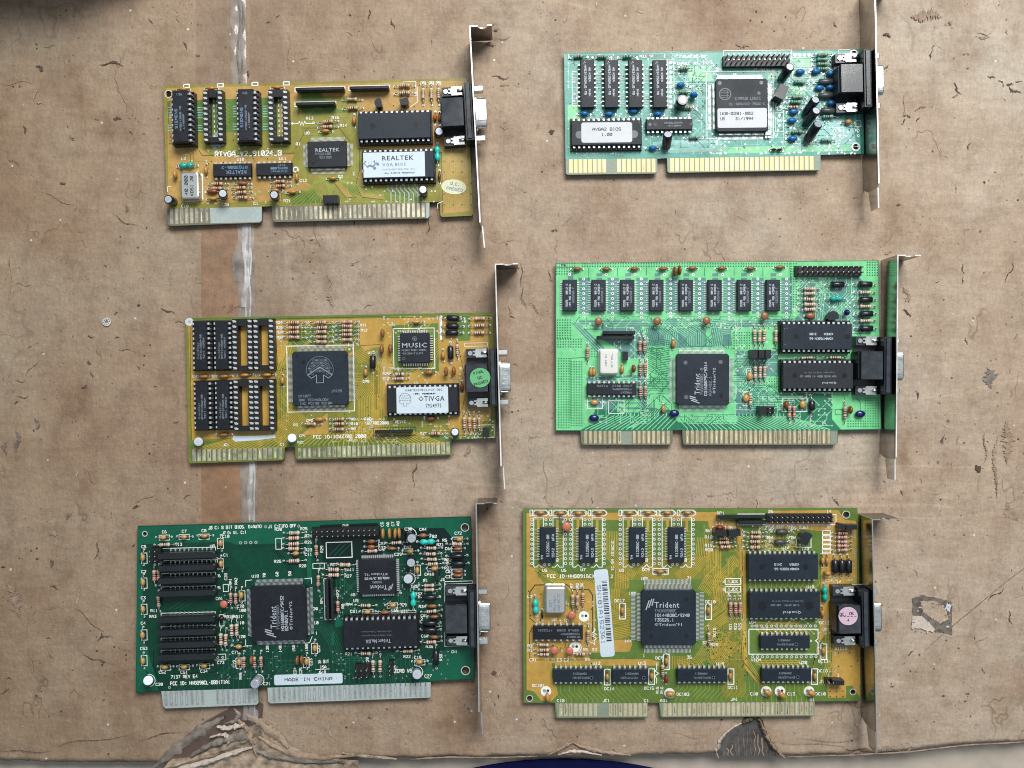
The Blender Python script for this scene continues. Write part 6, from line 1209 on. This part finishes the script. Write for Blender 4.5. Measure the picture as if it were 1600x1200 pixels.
# ================================================================ card 6 : bottom right
def card6():
    c = Card(1081, 950, .1, [(817,795),(1340,794),(1345,1095),(1273,1096),(1273,1118),(1270,1119),(1034,1121),(1031,1118),(1030,1098),(1012,1098),(1012,1121),(871,1122),(868,1119),(867,1098),(818,1098)], [(827.5,1091,4.2),(1322,804,5),(1332.5,1081,4)], 'mask_green',
        'mustard and green circuit card at bottom right with a tilted white barcode label', None, None)
    O, L, T, G = 'mask_orange_b', 'mask_olive_b', 'trace_yellow', 'mask_green'
    c.zone([(822,802),(1125,800),(1125,812),(1150,816),(1150,835),(1140,840),(1112,840),(1106,814),(880,812),(880,806),(846,812),(834,812),(828,826),(828,885),(845,892),(868,908),(930,908),(930,1000),(986,1000),(988,1005),(984,1018),(920,1020),(920,1036),(862,1036),(862,1058),(870,1075),(872,1085),(862,1095),(846,1095),(834,1080),(822,1078)], O)
    c.zone([(862,1030),(1015,1030),(1030,1034),(1030,1040),(870,1040)], O, 1); c.zone([(1200,798),(1310,797),(1320,812),(1338,814),(1340,990),(1344,1090),(1330,1070),(1328,1062),(1300,1070),(1300,990),(1284,830),(1240,826),(1200,824)], O)
    c.zone([(1146,820),(1158,820),(1165,870),(1165,940),(1168,1040),(1186,1070),(1160,1040),(1156,960),(1155,860)], O, 1); c.zone([(1284,860),(1300,866),(1304,940),(1290,990),(1276,1010),(1272,1040),(1262,1080),(1280,1000)], O, 1)
    c.zone([(1305,1012),(1344,1010),(1344,1070),(1322,1072),(1322,1090),(1294,1090),(1292,1062),(1305,1050)], O, 2)
    for x in (841,903,982,1043):
        c.rect(x-7,814,x+7,880,G,1); c.rect(x+27,814,x+42,880,G,1); c.rect(x-2,812,x+2,826,O,2); c.rect(x+28,812,x+32,830,O,2)
    c.zone([(834,890),(868,890),(900,940),(900,960),(860,925)], L, 1); c.zone([(940,890),(975,870),(1110,870),(1110,905),(1040,906),(985,906),(985,1000),(940,1000)], L, 1); c.zone([(978,905),(990,905),(990,925),(980,925)], G, 2)
    c.zone([(1100,870),(1155,850),(1165,1090),(1130,1090),(1120,1040),(1105,1000),(1105,930)], L, 1); c.zone([(1128,862),(1150,862),(1146,890),(1128,890)], G, 2)
    # nested traces
    for pts, n in (([(955,830),(955,862),(972,885),(972,920)],9),([(1100,840),(1098,870),(1080,890),(1060,905)],9),([(1000,885),(1020,895),(1035,906)],9),([(990,890),(985,900),(960,905)],5),([(840,885),(870,905),(918,906),(935,925)],6),([(955,920),(955,960),(985,965)],11),([(985,985),(960,990),(930,1000)],7),([(1115,845),(1115,900),(1100,925)],9),([(1140,870),(1146,880),(1122,905),(1120,940)],6),([(1104,960),(1125,945),(1135,900)],8),([(1104,985),(1140,960),(1148,940)],6),([(1163,890),(1160,1020),(1185,1060),(1196,1075)],3),([(1110,1005),(1090,1035),(1060,1040)],7),([(1140,1000),(1120,1030),(1130,1045)],10),([(1060,1025),(1060,1045)],14),([(1335,930),(1335,990)],3),([(1292,935),(1294,1040),(1284,1070)],4),([(1308,1000),(1300,1050)],3),([(1328,840),(1330,910)],5),([(845,1045),(900,1040)],1),([(1200,860),(1200,850),(1220,838)],6),([(1180,975),(1240,975)],3),([(1180,1035),(1250,1035)],3)):
        c.bus(pts, n, 2.6, 1.0, T)
    c.fan(GOUT(877,1008,17), 1098, GOUT(868,985,17), 1068, .9, 'trace_lime'); c.fan(GOUT(1040,1268,30), 1096, GOUT(1060,1262,30), 1066, .9, 'trace_lime')
    c.fan(GOUT(868,940,10), 1044, GOUT(884,950,10), 1030, .9, 'trace_lime'); c.fan(GOUT(1190,1265,10), 992, GOUT(1180,1255,10), 975, .9, T); c.fan(GOUT(1190,1265,10), 1044, GOUT(1180,1250,10), 1028, .9, T); c.fan(GOUT(1175,1272,14), 922, GOUT(1172,1280,14), 906, .9, T)
    for k in range(9):
        for x in (833,895,974,1035): c.line([(x,826+k*6),(x+9,826+k*6+(3 if k < 3 else 0))], 1.2, T)
        for x in (871,932,1011,1072): c.line([(x,830+k*5.6),(x+9,830+k*5.6-(3 if k > 4 else 0))], 1.2, T)
    c.maze(1160,822,1250,860,46,T,51); c.maze(1100,820,1160,900,26,T,52,.9,None); c.maze(1110,985,1165,1030,40,T,53,.8,'via_dark',.8); c.maze(1160,968,1290,990,26,T,54); c.maze(1290,820,1335,915,30,T,55); c.maze(840,940,930,1030,40,T,56); c.maze(1280,960,1305,1060,14,T,57)
    for q_ in ((935,890,985,1000,30),(1100,870,1160,1000,50),(1060,1020,1160,1070,30),(840,885,930,910,14)): c.maze(*q_, 'mask_green', int(q_[0]), .9, None)
    c.line([(828,940),(828,925),(836,914),(885,913),(895,921),(920,921),(926,930),(926,1000)], 1.8, 'line_dark'); c.line([(828,940),(828,966),(840,976),(862,980)], 1.2, 'line_dark'); c.line([(832,980),(827,990),(828,1031),(920,1031)], 1.2, 'line_dark')
    for p in ([(1159,842),(1161,950),(1158,1030),(1185,1062),(1200,1078)],[(1166,850),(1168,950)],[(1284,830),(1300,830)],[(822,800),(822,1078)]): c.line(p, 1.0, 'line_dark')
    rnd = random.Random(11); c.vias([(826+rnd.random()*100, 892+rnd.random()*150) for _ in range(30)]+[(1100+rnd.random()*70, 990+rnd.random()*80) for _ in range(40)]+[(1310,1020),(1327,1020),(1340,1032),(1310,1041),(1330,1041)]+[(1297+i*10,1080+j*8) for i in range(3) for j in range(2)], 1.1)
    for x, n, y0 in ((831,10,812),(883.5,10,812),(891.5,10,812),(944,10,812),(969,10,812),(1022,10,812),(1030,10,812),(1083,10,812)): c.pads(x, y0, n, 0, 7.6, 2.6)
    for x in (853,860,914,921,992,999,1053,1060): c.pads(x,812,2,0,7,2.4); c.pads(x-2,882,1,0,0,2.2)
    c.pads(1175,978,14,7.6,0,2.4); c.pads(1176,1026,14,7.6,0,2.4)
    # printed outlines
    for x0 in (834,895,973.5,1034.5): c.silk([(x0,886),(x0,809),(x0+15,809),(x0+15,824)],1.2); c.silk([(x0+30,824),(x0+30,809),(x0+46,809),(x0+46,886),(x0+40,886),(x0+37,882),(x0+33,886),(x0+28,886)],1.2); c.silk([(x0,886),(x0+4,886),(x0+8,882),(x0+12,886),(x0+15,886)],1.2); c.text('US', x0+36, 875, 6, 5, rot=90)
    for x in (845,875,905,936,984,1014,1043,1075): c.silk([(x-11,797),(x+8,797),(x+12,800),(x+12,803),(x+8,806),(x-11,806),(x-11,797)],1.3); c.box(x-17,797,x-13,806,1.2)
    for x, y in ((949,1058),(1018,1057),(1142,1057),(1041,1034),(1107,956),(972.5,955),(1287,1018),(1272.5,1057)): c.box(x-4.5,y-12,x+4.5,y+12,1.5)
    c.box(1020,888,1044,897,1.4); c.silk([(1170,983),(1278,983),(1278,998),(1274,1001),(1278,1004),(1278,1022),(1170,1022),(1170,983)],1.5); c.box(1198,804,1306,820,1.4); c.box(1152,803,1198,812,1.2); c.box(1152,812,1198,820,1); c.box(1264,895,1266,897) ; c.box(1266,1000,1268,1002)
    c.box(1133,904,1157,913,1.4); c.box(1133,916,1157,925,1.4); c.text('1JCK',1145,908.5,16,5); c.text('1JCK',1145,920.5,16,5); c.pads(1139,936,3,8,0,2.2); c.silk([(1244,855),(1267,855),(1267,836)],1.2); c.circle(1256,846,12,1,'silk',90,200)
    for x, y in ((853,1080),(1046,1083),(1197,1080),(1218.5,1080),(1264,1080),(912.5,963),(898,1011)): cc = c.l((x,y)); c.mb.disc(cc[0],cc[1],8.2,ZT+.58,'silk',18); c.mb.disc(cc[0]-2.5,cc[1]+1,2.6,ZT+.66,'tin',10); c.mb.disc(cc[0]+3,cc[1]+1,2.2,ZT+.7,'via_dark',10)
    c.circle(899,1012,9,1.4); c.silk([(918,1002),(926,1004),(930,1008)],1); c.silk([(929,981),(929,986),(926,988),(932,991),(926,994),(932,997),(929,1000),(929,1008)],1.2); c.silk([(1026,1036),(1026,1046),(1023,1048),(1029,1052),(1023,1056),(1026,1060),(1026,1068)],1.2); c.box(1308,913,1345,915,.9)
    c.text('FCC ID-HNG8916CX',892,900,74,5.4); c.text('2',956,900.5,4,5.4)
    c.refs([('U5',851,891),('U6',881,891),('U7',911,890),('U8',971,891),('MF',857,914),('L2',828,932),('U9',866,968),('R9',886,969),('R2',828,1009),('R1',828,1016),('CR1',833,1031),('C3',874,1031),('C2',885,1031),('R5',915,1015),('R3',929,1015),('R4',918,1030.5),('C1',907,1020),('U12',932,1036),('U13',1003,1036),('DC14',952,1076),('DC101',841,1071),('C18',876,1094.5),('JC1',947,1094.5),('C1',1010,1094.5),('A31',1037,1094.5),('JA1',1147,1092.5),('DC103',1067,1084.5),('DC15',1014,1075),('DC8',1030,1028),('U19',1125,1037),('DC11',1145,1074),('36',1077,1026.5),('37',1101,1004),('R28',1116,1007),('1',1006,1024),('144',981,1001.5),('DC17',968,938.5),('DC10',1110,940),('108',988,927),('109',1006,904),('DP1',1126,801.5),('26',1204,799),('14',1295,799),('C12',1124,817),('SW1',1108,829),('SW2',1144,824),('R18',1107,839),('R19',1107,852),('R20',1108,859),('R12',1192,825),('L3',1205,825),('FB5',1238,825),('JE1',1258,824),('RS4',1202,840),('FB4',1238,840),('U14',1227,856),('123',1258,857,0),('1',1295,824),('UD4',1176,972),('NIOM',1181,1031),('DC12',1288,973),('UX',1289,983),('DC13',1286,1033),('U20',1255,1035),('DC16',1285,1048),('C10',1178,1084),('C13',1236,1084),('DC10',1282,1084),('A1',1269,1093),('J1',1284,1064),('1',1295,1055),('3',1309,1055),('51815',1314,1013),('U10',1266,917),('C14',1295,907),('71',1077,903),('14',1310,909),('DC9',1009,890),('3',1138,929),('1',1153,929),('4',1131,909),('5',1131,921)], 4.8)
    for st, x, y in (('R21',1141,979),('R22',1149,979),('R23',1156,979),('DC18',1116,988),('R15',1027,1078),('R16',1034,1078),('R7',893,915),('R8',902,915),('R6',909,914),('TC GM 1816C1C',957,868)): c.text(st, x, y, len(st)*3.6, 4.4, rot=90)
    for y in (832,840,847,854,861): c.box(1285,y-3,1297,y+3,1.6)
    c.zone([(868,1098.5),(1012,1098.5),(1012,1120),(871,1121)], 'laminate', 1); c.zone([(1030,1098.5),(1273,1097),(1273,1118),(1034,1120)], 'laminate', 1)
    c.fingers(876.5,930.5,8,1099,1099,1119,1119,'gold',5.2,rounded=1); c.fingers(954,1008,8,1099,1098,1119,1119,'gold',5.2,rounded=1); c.fingers(1039,1268,31,1098,1096,1119,1117,'gold',5.2,rounded=1)
    TX = [('TM',-19,9,7,3.6,0,'ink'),('512256C-08',-1,0,34,4.2,0,'ink'),('9242   WFA',-1,-8,36,4,0,'ink')]
    for x in (856,917.5,996,1057): c.put(soj(26,55,25,TX,'chip_blue','ink',True,10,4), x,851.5,90,9)
    for x, y in ((845,801),(876,801),(905,801.5),(936,801.5),(984,801),(1013,801.5),(1043,801),(1075,801.5),(1032,893)): c.beads('h', [(x,y)], 'ochre', 5.5, 3.2, 20)
    for x, y in ((949,1058),(1018.5,1057),(1142,1057),(1041.5,1034),(1107.5,955),(973,955),(1287,1018),(1273,1057),(1285,959),(1285,877),(1293,877)): c.beads('v', [(x,y)], 'ochre', 5.5, 3.2, 20)
    c.put(lying('salmon',7.2,2.6,-7,12), 885,823,0,12); c.put(lying('salmon',6.4,2.4,-4,-5), 894,961,0,10); c.put(lying('salmon',6.4,2.4,8,0), 866,1016,0,10); c.put(lying('salmon',6,2.4,-3,5), 890,1017,0,10)
    c.put(crystal(31,41,[('MX018CTC',5,-4,30,4.4,90,'ink_grey'),('M01A6H',-1.5,-6,26,4,90,'ink_grey'),('1.02Y',-8,-8,18,4,90,'ink_grey')]), 868,938,0,17)
    c.put(inductor('teal_pale',24,5,32), 837,948,90,7); c.put(inductor('teal',24,5,30), 1290,928,90,7); c.beads('v', [(847,961)], 'band_black', 5, 2, 16)
    c.Rs('v', [(895,938),(903,938),(911,935),(918.7,993),(1109,997),(1036,1048)], 34, 17, 3.0); c.Rs('v', [(1141.6,950),(1149.6,950),(1156.5,950)], 34, 18, 3.2, 'res_pink'); c.Rs('h', [(850,1008),(850,1016),(851,1023.5)], 30, 15, 2.7, 'tan_pale'); c.Rs('h', [(907,1022.5)], 30, 15, 2.8)
    c.Rs('h', [(1132,841),(1132,848),(1134,855),(1182,832),(1181,839.5),(1180,847),(1180,855)], 34, 16, 3.0); c.Rs('h', [(1317,833),(1317,840),(1317,847),(1317,853.5),(1317,860)], 30, 16, 3.0, 'res_pink')
    c.beads('v', [(1041.6,1062)], 'band_red', 6, 2.8, 16); c.beads('h', [(1124.6,825)], 'band_red', 6, 3.4, 18)
    c.put(dip(16,77,22,False,[('TRIDENT',24,-6,22,3.2,180,'ink_dim'),('TCK6002PCP',19,-1.5,30,3.2,180,'ink_dim'),('S8RLS 8250  4TC2221',0,4,64,3.2,180,'ink_dim')],'ink_dim','chip',11,(),0), 872,989,0,11)
    for x, w, n, a, b in ((904,78,20,'SN74LS245N','XBAR9242'),(985,57,14,'MC74F32N','XBAA9241')): c.put(dip(n,w,21,False,[(a,4 if n == 20 else -2,-3,26,3.4,180,'ink_dim'),(b,2,3.4,22,3.2,180,'ink_dim')],'ink_dim','chip_blue',11,((w/2-19 if n == 20 else w/2-8,-3,2.6,'ink_dim'),(w/2-19 if n == 20 else w/2-8,-3,1.8,'chip_blue'),(w/2-4,4,1,'dimple')),0), x,1056,0,11)
    for x, y, w, a, b in ((1097.5,1055.5,78,'SN74LS244N','X9AA9211'),(1227,1003.5,77,'SN74LS244N','X9AA9211'),(1229,1055,77,'SN74LS245N','XBAA9242')): c.put(dip(20,w,21,False,[(a,0,-3.4,26,3.2,180,'ink_dim'),(b,-2,3,20,3.2,180,'ink_dim')],'ink_dim','chip_blue',11,((17,-3,2.6,'ink_dim'),(17,-3,1.8,'chip_blue'),(35,5,1,'dimple')),0), x,y,0,11)
    c.put(qfp(85,86,36,36,[('Trident',-3,20,38,9,0,'ink'),('TVGA8900C',-5,11,34,5,0,'ink_dim'),('IQ144030C/9240',5,4,54,5,0,'ink'),('T35526.1',-7,-3,30,5,0,'ink'),('©Trident\'91',-1,-10,42,5,0,'ink')],14,12,'chip_blue',((-27,28,3.6,'dimple'),(27,28,3.6,'dimple'),(-27,-28,3.6,'dimple'),(27,-28,3.6,'dimple'),(-35,-36,1.6,'dimple')),4,5.5,1.15,'ink','sl6'), 1045,965.5,0,12)
    def bars(mb, z):
        r = random.Random(4); x = -50
        while x < 44: w_ = r.choice([.9,.9,1.6,2.4]); mb.add([(x,0,z),(x+w_,0,z),(x+w_,8,z),(x,8,z)], [(0,1,2,3)], 'ink_black'); x += w_+r.choice([1.0,1.4,2.4])
    sn = sticker_mesh(136, 22, .4, 'sticker', [('SN:81A152361',2,-5,92,6.4,0,'ink_grey')], rad=4, extra=bars)
    ob = c.put([('sticker', sn)], 945,960,-85.5,8); 
    # the label bridges two parts: give it its own height on the board
    c.put(sip(74,5,14), 1159,807.5,0,13); c.put(sip(44,5,14), 1175,815.5,0,13); c.put(header(13,2,102,14,24), 1252,811,0,15)
    c.put(jumper(20,10,16), 1126,833,0,16); c.put(jumper(20,10,16), 1148,833,0,16); c.put(jumper(18,8,16), 1331,824,0,16); c.put(jumper(12,9,14), 1316,823,-10,14); c.put(jumper(20,8,16), 1310,1067,-4,16); c.put(header(2,1,12,7,18), 1297,1065,0,12)
    c.fer('h', [(1223,831.5),(1220.6,847.5)], 17, 4.2, 'ferrite_grey', 30); c.fer('v', [(1305,885),(1316,885),(1327,885)], 20, 4.8, 'ferrite', 34); c.put(transistor(10,20), 1261,842,60,20)
    c.put(dip(28,108,40,False,[('KDA0476BCN-66',5,-3,38,3.8,180,'ink'),('KOREA    2418',5,4,38,3.8,180,'ink')],'ink','chip_blue',14,((-33,0,4.4,'dimple'),(34,0,4.4,'dimple'),(49,15,1.4,'dimple')),0), 1224,886,0,14)
    c.put(dip(28,109,41,False,[('Quadtel',11,-11,28,5,180,'ink'),('9130 37794  108 683',0,0,44,2.8,180,'ink_dim'),('A1882-00 Rxxx 0311A',4,6,48,2.8,180,'ink_dim')],'ink','chip_blue',14,((-35,-1,7,'dimple'),(37,-1,7,'dimple'),(49,16,1.4,'dimple')),0), 1226.5,945.5,0,14)
    c.blobs('h', [(1294,896)], 'ochre', 5.5, 4.5, 6)
    for x, y, rr in ((856,1090,100),(1048,1084,0),(1200,1083,-30),(1222,1086,-40),(1268,1083,-20)): c.put(bead('ochre',7,4.4,11,4,8), x, y, rr, 8)
    pk = sticker_mesh(29, 29, 37.3, 'sticker_pink', [('QC. OK',-2,3.5,22,4.8,4,'ink_black'),('_____',0,-.5,26,.9,0,'ink_black'),('4',0,-6.5,3,4.6,0,'ink_black')], round_=True)
    for v in pk.vertices: v.co.x -= 36*S; v.co.y += 6*S
    c.finish((1363,811),(1371,1184),962,'steel_dull',40,top_sticker=pk,tongue=34)
def logo_sl6(mb, z): slashes(mb, -28, 21, 17, 0, z)
LOGOS['sl6'] = logo_sl6
card6()
